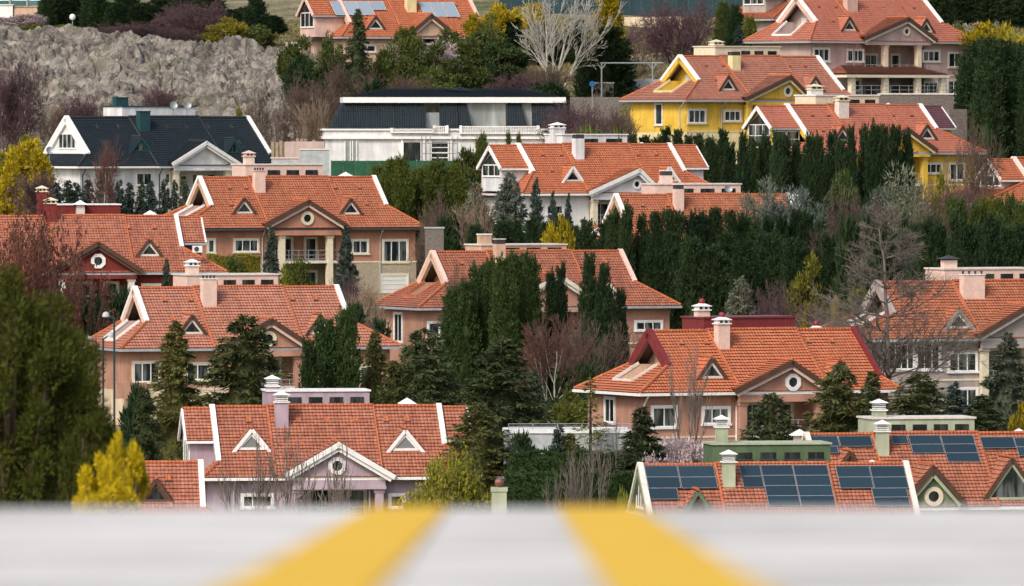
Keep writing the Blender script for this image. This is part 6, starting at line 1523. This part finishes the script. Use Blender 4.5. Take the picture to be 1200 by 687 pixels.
# ---------------------------------------------------------------- house with the black mansard roof
def mansard():
    S = 11.4; Y = DS(S); p = at(381, 208, Y); r = empty('mansard_house', p, R(3)); tag(r, 'long white house with dark mansard roof and white balustrade under construction', 'house')
    u = lambda px: (px - 381) / S; zz = lambda y: (208 - y) / S; Dp = 13
    TERRAIN = None
    k = MB(); k.box(0, u(734), .3, Dp, -4, zz(163), 'w_white'); k.box(-.25, u(734) + .2, -.05, Dp + .2, zz(163), zz(160), 'white')
    k.box(-.1, u(734) + .1, .1, Dp, zz(160), zz(153), 'w_white'); k.box(-.3, u(734) + .3, -.1, Dp + .3, zz(153), zz(151), 'white')
    for px in (470, 496, 503, 528): k.box(u(px), u(px + 2.4), .12, .298, zz(190), zz(163), 'white')
    k.build('wall', r)
    def opening(x0, y0, x1, y1, m, nm='opening', yy=.3, bars=0):
        k = MB(); k.box(u(x0), u(x1), yy - .10, yy - .004, zz(y1), zz(y0), m); w_ = .1
        for a, b, c, d in ((x0 - 1.2, x0, y0 - 1, y1), (x1, x1 + 1.2, y0 - 1, y1)): k.box(u(a), u(b), yy - .2, yy - .003, zz(d), zz(c), 'white')
        for i in range(bars): z = zz(y1) + (zz(y0) - zz(y1)) * (i + 1) / (bars + 1); k.box(u(x0), u(x1), yy - .16, yy - .11, z - .04, z + .04, 'white')
        k.build(nm, r)
    opening(473, 167, 493, 191, 'glass_dark', 'window'); opening(506, 167, 525, 191, 'glass_dark', 'window', bars=3); opening(405, 166, 410, 190, 'metal', 'window'); opening(414, 166, 417.5, 190, 'metal', 'window'); opening(624, 169, 648, 190, 'glass_dark', 'window')
    # mansard slopes in five clapboard-like slate panels with openings between them
    zb, zt = zz(150.5), zz(120.5); y0, y1 = .6, 1.9
    def slab(xa, xb, xc, xd):   # bottom xa..xd, top xb..xc
        k = MB(); n = 12
        for i in range(n):
            f0, f1 = i / n, (i + 1) / n
            L = lambda a, b, f: u(a) + (u(b) - u(a)) * f
            ya, yb_ = y0 + (y1 - y0) * f0, y0 + (y1 - y0) * f1; za, zc = zb + (zt - zb) * f0, zb + (zt - zb) * f1
            k.poly([(L(xa, xb, f0), ya - .10, za), (L(xd, xc, f0), ya - .10, za), (L(xd, xc, f1), yb_, zc), (L(xa, xb, f1), yb_, zc)], 'tile_slate')
            k.poly([(L(xa, xb, f0), ya - .10, za), (L(xa, xb, f0), ya + .1, za), (L(xd, xc, f0), ya + .1, za), (L(xd, xc, f0), ya - .10, za)], 'dkgrey')
        k.build('mansard_roof', r)
    slab(388, 403, 464, 464); slab(464.4, 464.4, 498, 500); slab(517, 516, 537, 540); slab(538, 536, 548, 554); slab(594, 596, 612, 619); slab(625, 624, 664, 671)
    k = MB(); k.box(u(405), u(662), 2.4, Dp - .5, zb - .3, zt, 'w_grey'); k.build('upper_wall', r)
    sidey = [(u(388), u(403)), (u(671), u(664))]
    for (xb_, xt_) in sidey:
        k = MB(); k.poly([(xb_, y0, zb), (xb_, Dp - .6, zb), (xt_, Dp - 1.8, zt), (xt_, y1, zt)], 'tile_slate'); k.build('mansard_roof', r)
    k = MB(); k.box(u(549), u(594), 2.1, 2.38, zb, zt - .05, 'glass_pale'); k.build('glazing', r)
    k = MB(); k.box(u(613), u(625), 2.1, 2.38, zb, zt - .05, 'glass_pale'); k.build('glazing', r)
    k = MB(); k.box(u(500), u(516), 2.1, 2.38, zb, zz(132), 'metal'); k.box(u(501), u(515), 2.12, 2.385, zz(132), zt - .05, 'glass_dark'); k.build('glazing', r)
    k = MB(); k.box(u(403), u(664.5), 1.3, Dp - .6, zt, zz(114), 'white'); k.build('fascia', r)
    k = MB(); ax, bx = u(455), u(612); zr = zz(103.5); a, b = u(404), u(663)
    for P in ([(a, 1.5, zz(114) + .02), (b, 1.5, zz(114) + .02), (bx, 6.5, zr), (ax, 6.5, zr)], [(a, 11.6, zz(114) + .02), (b, 11.6, zz(114) + .02), (bx, 6.5, zr), (ax, 6.5, zr)], [(a, 1.5, zz(114) + .02), (a, 11.6, zz(114) + .02), (ax, 6.5, zr)], [(b, 1.5, zz(114) + .02), (b, 11.6, zz(114) + .02), (bx, 6.5, zr)]):
        roof_plane(k, P, 'tile_slate', lip=.04)
    for P in ([(u(525), 4.6, zz(106)), (u(562), 4.6, zz(107)), (u(543), 6.5, zz(101.5))], [(u(525), 4.6, zz(106)), (u(543), 6.5, zz(101.5)), (u(525), 8.4, zz(107))], [(u(562), 4.6, zz(107)), (u(562), 8.4, zz(107)), (u(543), 6.5, zz(101.5))]): roof_plane(k, P, 'tile_slate', lip=.03)
    k.build('roof', r)
    for (x0, x1, ya, yb_) in ((459, 509, 151, 156), (509, 524, 148, 156.5), (540, 631, 148, 157), (631, 645, 152, 157)):
        k = MB(); k.box(u(x0), u(x1), -.28, -.14, zz(ya) - .10, zz(ya), 'white'); k.box(u(x0), u(x1), -.30, -.12, zz(yb_), zz(yb_) + .12, 'white'); n = int((x1 - x0) / 1.9)
        for i in range(n + 1): x = u(x0) + (u(x1) - u(x0)) * i / n; k.box(x - .045, x + .045, -.25, -.17, zz(yb_) + .1, zz(ya) - .05, 'white')
        for x in (u(x0), u(x1)): k.box(x - .14, x + .14, -.33, -.06, zz(yb_), zz(ya) + .08, 'white')
        k.build('balustrade', r)
    for px in (494, 499, 504, 530, 536):
        k = MB(); k.tube((u(px), -.45, -3), (u(px), -.45, zz(160)), .05, 'metal', 5); k.build('scaffold_pole', r)
    k = MB(); [k.tube((u(494), -.45, zz(y)), (u(536), -.45, zz(y)), .04, 'metal', 5) for y in (168, 180)]; k.build('scaffold_rail', r)
    # green site fence
    p2 = at(388, 209, DS(11.75)); fn = empty('site_fence', p2, R(2)); tag(fn, 'dark green sheet fence below the white mansard roofed house', 'fence')
    zg = -3; w = (560 - 388) / 11.75; n = 12
    for i in range(n):
        k = MB(); a, b = w * i / n, w * (i + 1) / n; k.box(a + .02, b - .02, -.02, .02, zg, 20.5 / 11.75, 'fence_green'); k.build('panel', fn)
        k = MB(); k.box(a - .05, a + .05, .03, .12, zg, 21.5 / 11.75, 'metal'); k.build('post', fn)
mat('fence_green', (.015, .085, .040), rough=.6, noise=.35, nscale=1.2)
mansard()

# ---------------------------------------------------------------- porch of the topmost villa and its retaining wall
def porch():
    v = V['topright']; k = MB(); y1 = -v.c + .74; y0 = y1 - 3.4
    a = v.onY(992, 87, y0).x; b = v.onY(1112, 87, y0).x; ze = v.onY(1050, 86.5, y0).z; zt = v.onY(1050, 77, y1).z
    roof_plane(k, [(a, y0, ze), (b, y0, ze), (b - 2.2, y1, zt), (a + 2.2, y1, zt)], 'tile_pale', under='offwhite'); roof_plane(k, [(a, y0, ze), (a + 2.2, y1, zt), (a, y1, ze)], 'tile_pale'); roof_plane(k, [(b, y0, ze), (b, y1, ze), (b - 2.2, y1, zt)], 'tile_pale')
    k.box(a - .05, b + .05, y0 - .08, y1, ze - .42, ze - .14, 'cream'); k.build('porch_roof', v.root)
    for px in (1037, 1075, 1104, 998):
        x = v.onY(px, 100, y0 + .5).x; k = MB(); k.box(x - .3, x + .3, y0 + .2, y0 + .8, -3, ze - .42, 'cream'); k.build('column', v.root)
    k = MB(); zf = v.onY(1050, 111, y0).z; k.box(a - .5, b + 1, y0 - 1.2, y1 + .2, -4, zf, 'w_pilla'); k.build('terrace', v.root)
    k = MB()
    for dz in (.5, .95): k.tube((a, y0 - 1, zf + dz), (b, y0 - 1, zf + dz), .03, 'metal', 4)
    for i in range(12): x = a + (b - a) * i / 11; k.tube((x, y0 - 1, zf), (x, y0 - 1, zf + .95), .03, 'metal', 4)
    k.build('railing', v.root)
porch()
def wallbox(name, px0, px1, top, bot, S, m, label, th=.5, cop=None, rz=0, extra=2.5, cat='wall'):
    Y = DS(S); a = at(px0, bot, Y); r = empty(name, a, R(rz)); tag(r, label, cat); L = (px1 - px0) / S; H = (bot - top) / S
    k = MB(); k.box(0, L, 0, th, -extra, H, m); k.build('masonry', r)
    if cop: k = MB(); k.box(-.08, L + .08, -.08, th + .08, H + .003, H + .14, cop); k.build('coping', r)
    return r
wallbox('stone_wall', 1030, 1118, 111, 135, 11.45, 'stone', 'rough stone retaining wall under the porch of the topmost villa', cop='offwhite', rz=6)
wallbox('stone_wall', 1112, 1136, 128, 160, 11.6, 'stone', 'sloping rubble stone wall beside the plum coloured roof end', rz=25)
wallbox('stone_pillar', 719, 735, 88, 118, 10.9, 'stone', 'square stone gate pillar with flat cap behind the yellow villa roof', th=1.4, cop='offwhite', cat='pillar')
wallbox('stone_wall', 694, 719, 98, 118, 10.92, 'stone', 'low stone wall joined to the left of the stone gate pillar', cop='offwhite')
wallbox('garden_wall', 668, 726, 114, 118, 11.2, 'stone', 'low rough garden wall below the stone gate pillar', rz=-3)
wallbox('garden_wall', 742, 790, 93, 108, 10.85, 'tarp_pale', 'pale grey low wall behind the metal frame left of the yellow roof')
wallbox('garden_wall', 318, 350, 186, 200, 11.9, 'tarp_pale', 'unfinished pale wall right of the slate roofed villa', cop='blush')
wallbox('garden_wall', 352, 386, 176, 196, 11.7, 'tarp_pale', 'stepped white wall between the slate roofed villa and the green fence', cop='offwhite', rz=4)
wallbox('garden_wall', 334, 380, 166, 170, 11.55, 'w_rose', 'dull pinkish terrace wall at the foot of the rocky slope', rz=-5)
wallbox('garden_wall', 498, 520, 268, 300, 13.3, 'stone', 'little stone wall between the two pink villas', cop='zinc')
def planks():
    Y = DS(11.5); a = at(318, 168, Y); r = empty('plank_stack', a, R(8)); tag(r, 'stack of yellowish timber planks at the foot of the rocky slope', 'timber'); rr = random.Random(4)
    for i in range(12):
        k = MB(); x = i * .42; k.box(x, x + .3, 0, .12, -1.5, .25 + rr.uniform(-.2, .3), 'plank'); k.build('plank', r)
mat('plank', (.34, .27, .18), noise=.3, nscale=2); planks()

# ---------------------------------------------------------------- far buildings along the top edge
def glassbuilding():
    S = 9.9; Y = DS(S); a = at(-30, 42, Y); r = empty('glass_building', a, 0); tag(r, 'teal glass building with white bands in the top left corner', 'building'); u = lambda px: (px + 30) / S; z = lambda y: (42 - y) / S
    k = MB(); k.box(0, u(74), 0, 14, -4, z(-40), 'w_white'); k.build('wall', r)
    for row_, (ya, yb_) in enumerate(((-32, -17), (-14, -2), (1, 6))):
        for i in range(5):
            k = MB(); x = u(-27 + i * 20); k.box(x, x + 1.75, -.12, -.004, z(yb_), z(ya), 'glass_teal'); k.build('window', r)
    for i in range(6): k = MB(); x = u(-29 + i * 20); k.box(x, x + .18, -.25, -.003, -4, z(-40), 'metal'); k.build('mullion', r)
    k = MB(); k.box(0, u(17), -3.5, -.3, -4, z(7), 'white'); k.box(-.2, u(17) + .1, -3.6, -.3, z(7) + .002, z(5.5), 'offwhite'); k.build('annex', r)
    k = MB(); k.box(u(18), u(46), -3.2, -.3, -4, z(9), 'w_peach'); k.box(u(18) - .1, u(46) + .1, -3.3, -.3, z(9) + .002, z(7.5), 'plank'); k.build('annex', r)
glassbuilding()
def longwall():
    Y = DS(9.85); a = at(585, 18, Y); r = empty('metal_hoarding', a, 0); tag(r, 'long dark teal metal hoarding along the top of the view', 'fence'); L = (890 - 585) / 9.85; n = 22
    for i in range(n): k = MB(); k.box(L * i / n + .01, L * (i + 1) / n - .01, 0, .06, -1, 3.2, 'dkteal'); k.build('panel', r)
    k = MB(); k.box(0, L, .08, .2, -1.2, -.2, 'offwhite'); k.build('plinth', r)
longwall()
wallbox('garden_wall', 716, 800, 20, 28, 9.95, 'w_cream', 'cream wall strip under the long teal hoarding')
def frame():
    S = 10.95; a = at(705, 112, DS(S)); r = empty('pipe_frame', a, R(4)); tag(r, 'grey green tubular metal frame standing beside the stone gate pillar', 'frame'); w = 73 / S; H = 38 / S
    for x in (0, .82 * w): k = MB(); k.tube((x, 0, -2), (x, 0, H), .09, 'metal', 6); k.build('post', r)
    k = MB(); k.tube((-.1, 0, H), (w, 0, H), .08, 'metal', 6); k.tube((-.1, 1.2, H), (w, 1.2, H), .08, 'metal', 6); k.build('beam', r)
    for x in (0, .82 * w):
        k = MB(); k.tube((x, 0, H - .7), (x + .5, 0, H), .05, 'metal', 5); k.tube((x, 0, H - .7), (x - .45, 0, H), .05, 'metal', 5); k.tube((x, 0, H), (x, 1.2, H), .06, 'metal', 5); k.build('brace', r)
frame()
def lamp(px, base, top, S, style, label):
    a = at(px, base, DS(S)); r = empty('street_lamp', a, 0); tag(r, label, 'street lamp'); H = (base - top) / S
    k = MB(); k.tube((0, 0, -1.5), (0, 0, H), .10, 'metal', 6, .06); k.build('pole', r)
    if style == 'arm':
        k = MB(); k.tube((0, 0, H), (1.3, -.2, H + .45), .05, 'metal', 5); k.build('arm', r); k = MB(); k.lathe([(0, -.05), (.22, 0), (.26, .10), (.10, .20), (0, .22)], 'white', 10, (0, 0, 0)); o = k.build('lamp_head', r); o.location = (1.75, -.25, H + .45); o.scale = (2.2, 1, 1)
    elif style == 'globe':
        k = MB(); k.lathe([(.02, 0), (.26, .08), (.36, .32), (.30, .60), (.10, .72), (0, .74)], 'white', 10, (0, 0, H)); k.build('lamp_globe', r)
    elif style == 'twin':
        k = MB(); k.tube((-.02, 0, H), (.5, 0, H + .25), .04, 'metal', 5); k.build('arm', r)
        k = MB(); k.box(-.45, .1, -.15, .15, H - .05, H + .10, 'white'); k.build('lamp_head', r)
    return r
lamp(85, 47, 24, 10.40, 'globe', 'short street lamp with a pale round head on top of the rocks')
lamp(87.5, 40, 8, 10.1, 'arm', 'tall street lamp with curved arm in front of the top left wood')
lamp(66, 40, 6, 10.05, 'twin', 'slim lamp post left of the tall curved street lamp')
def sign():
    a = at(694, 140, DS(11.5)); r = empty('sign_post', a, 0); tag(r, 'small blue sign on a thin post left of the stone gate pillar', 'sign'); k = MB(); k.tube((0, 0, -1.5), (0, 0, 3.5), .05, 'metal', 5); k.build('post', r)
    k = MB(); k.lathe([(.0, -.03), (.30, -.03), (.30, .03), (0, .03)], 'sign_blue', 12); o = k.build('sign_disc', r); o.location = (0, -.08, 3.6); o.rotation_euler = (math.pi / 2, 0, .3)
sign()
# lamps out of focus close by on the left: thin posts with domed heads
def nearlamp(px, base, top, Y, label, flip=1):
    S = FPX / Y; a = at(px, base, Y); r = empty('garden_lamp', a, 0); tag(r, label, 'lamp'); H = (base - top) / S
    zg = terrain(a.x, Y) - a.z
    k = MB(); k.tube((0, 0, zg - .2), (0, 0, H), .045, 'dkteal', 7, .035); k.build('pole', r)
    k = MB(); k.tube((0, 0, H - .05), (-.25 * flip, 0, H + .12), .03, 'teal', 5); k.lathe([(0, .18), (.08, .15), (.12, .08), (.13, .0), (.0, .0)], 'tarp_pale', 12, (-.28 * flip, 0, H + .02)); k.build('lamp_head', r)
nearlamp(113, 500, 400, 300, 'leftmost of three thin posts with a white domed head before the pink villa')
nearlamp(121, 500, 396, 305, 'middle one of three thin posts, before the pink villa left wall', -1)
nearlamp(134, 500, 372, 290, 'tallest of three thin dark posts, before the pink villa left window')

# terrace with railing and pale pool cover beside the tan villa
def terrace():
    S = 16.85; Y = DS(S); a = at(596, 530, Y); r = empty('terrace_wall', a, R(4)); tag(r, 'pale terrace wall with thin metal railing left of the tan villa', 'wall'); w = 144 / S
    k = MB(); k.box(0, w, 0, 5, -3, 22 / S, 'tarp_pale'); k.box(-.1, w + .1, -.1, 5, 22 / S + .002, 26 / S, 'white'); k.build('masonry', r)
    k = MB(); zr = 26 / S
    for dz in (.08, .25, .42): k.tube((0, .1, zr + dz), (w, .1, zr + dz), .02, 'zinc', 5)
    for i in range(6): k.tube((w * i / 5, .1, zr), (w * i / 5, .1, zr + .42), .025, 'zinc', 5)
    k.build('railing', r)
terrace()
def pillar():
    S = 18.4; a = at(585, 600, DS(S)); r = empty('gate_pillar', a, 0); tag(r, 'pale green pillar topped by a copper ball just above the road crest', 'pillar'); zg = terrain(a.x, a.y) - a.z
    k = MB(); k.box(-.48, .48, -.48, .48, zg, 24 / S, 'w_palegreen'); k.box(-.54, .54, -.54, .54, 24 / S + .002, 29 / S, 'w_palegreen'); k.build('shaft', r)
    k = MB(); R_ = .30; k.lathe([(R_ * math.sin(math.pi * i / 10), R_ - R_ * math.cos(math.pi * i / 10)) for i in range(11)], 'copperball', 14, (0, 0, 29 / S)); k.build('ball', r)
pillar()
def nearwall():
    Y = 150; a = at(-30, 548, Y); r = empty('boundary_wall', a, R(3)); tag(r, 'cream boundary wall behind the out of focus tree at the lower left', 'wall'); S = FPX / Y
    zg = terrain(0, Y) - a.z - 1; k = MB(); k.box(0, 120 / S, 0, .3, zg, 0, 'w_cream'); k.build('masonry', r); k = MB(); k.box(-.05, 120 / S + .05, -.05, .35, .002, .07, 'cream'); k.build('coping', r)
nearwall()
def dish(v, px, py, y, rad, label):
    p = v.mat @ v.onY(px, py, y); r = empty('satellite_dish', p, R(20)); tag(r, label, 'dish')
    k = MB(); k.lathe([(0.001, .0), (rad * .5, .05), (rad, .16), (rad, .18), (rad * .5, .07), (0.001, .02)], 'metal', 14); o = k.build('reflector', r); o.rotation_euler = (R(70), 0, 0); k = MB(); k.tube((0, .05, -1.3), (0, .05, 0), .04, 'metal', 5); k.build('mast', r)
dish(V['slate'], 203, 124, .8, .42, 'left one of two grey satellite dishes above the slate roof')
dish(V['slate'], 219, 124, .8, .42, 'right one of two grey satellite dishes above the slate roof')
dish(V['slate'], 58, 177, -6.5, .40, 'satellite dish before the white end gable')
dish(V['kay'], 853, 222, .6, .38, 'satellite dish on the low half hidden villa')
def ac():
    v = V['redleft']; p = v.mat @ v.onY(231, 292, -v.c + .2); r = empty('air_conditioner', p, R(12)); tag(r, 'white air conditioner unit on the wall under the red villa side roof', 'air conditioner')
    k = MB(); k.box(-.42, .42, -.3, .1, -.3, .3, 'white'); k.build('housing', r); k = MB(); k.lathe([(0, 0), (.22, 0), (.22, .02), (0, .02)], 'dkgrey', 12); o = k.build('fan_grille', r); o.location = (-.1, -.3, 0); o.rotation_euler = (R(90), 0, 0)
ac()
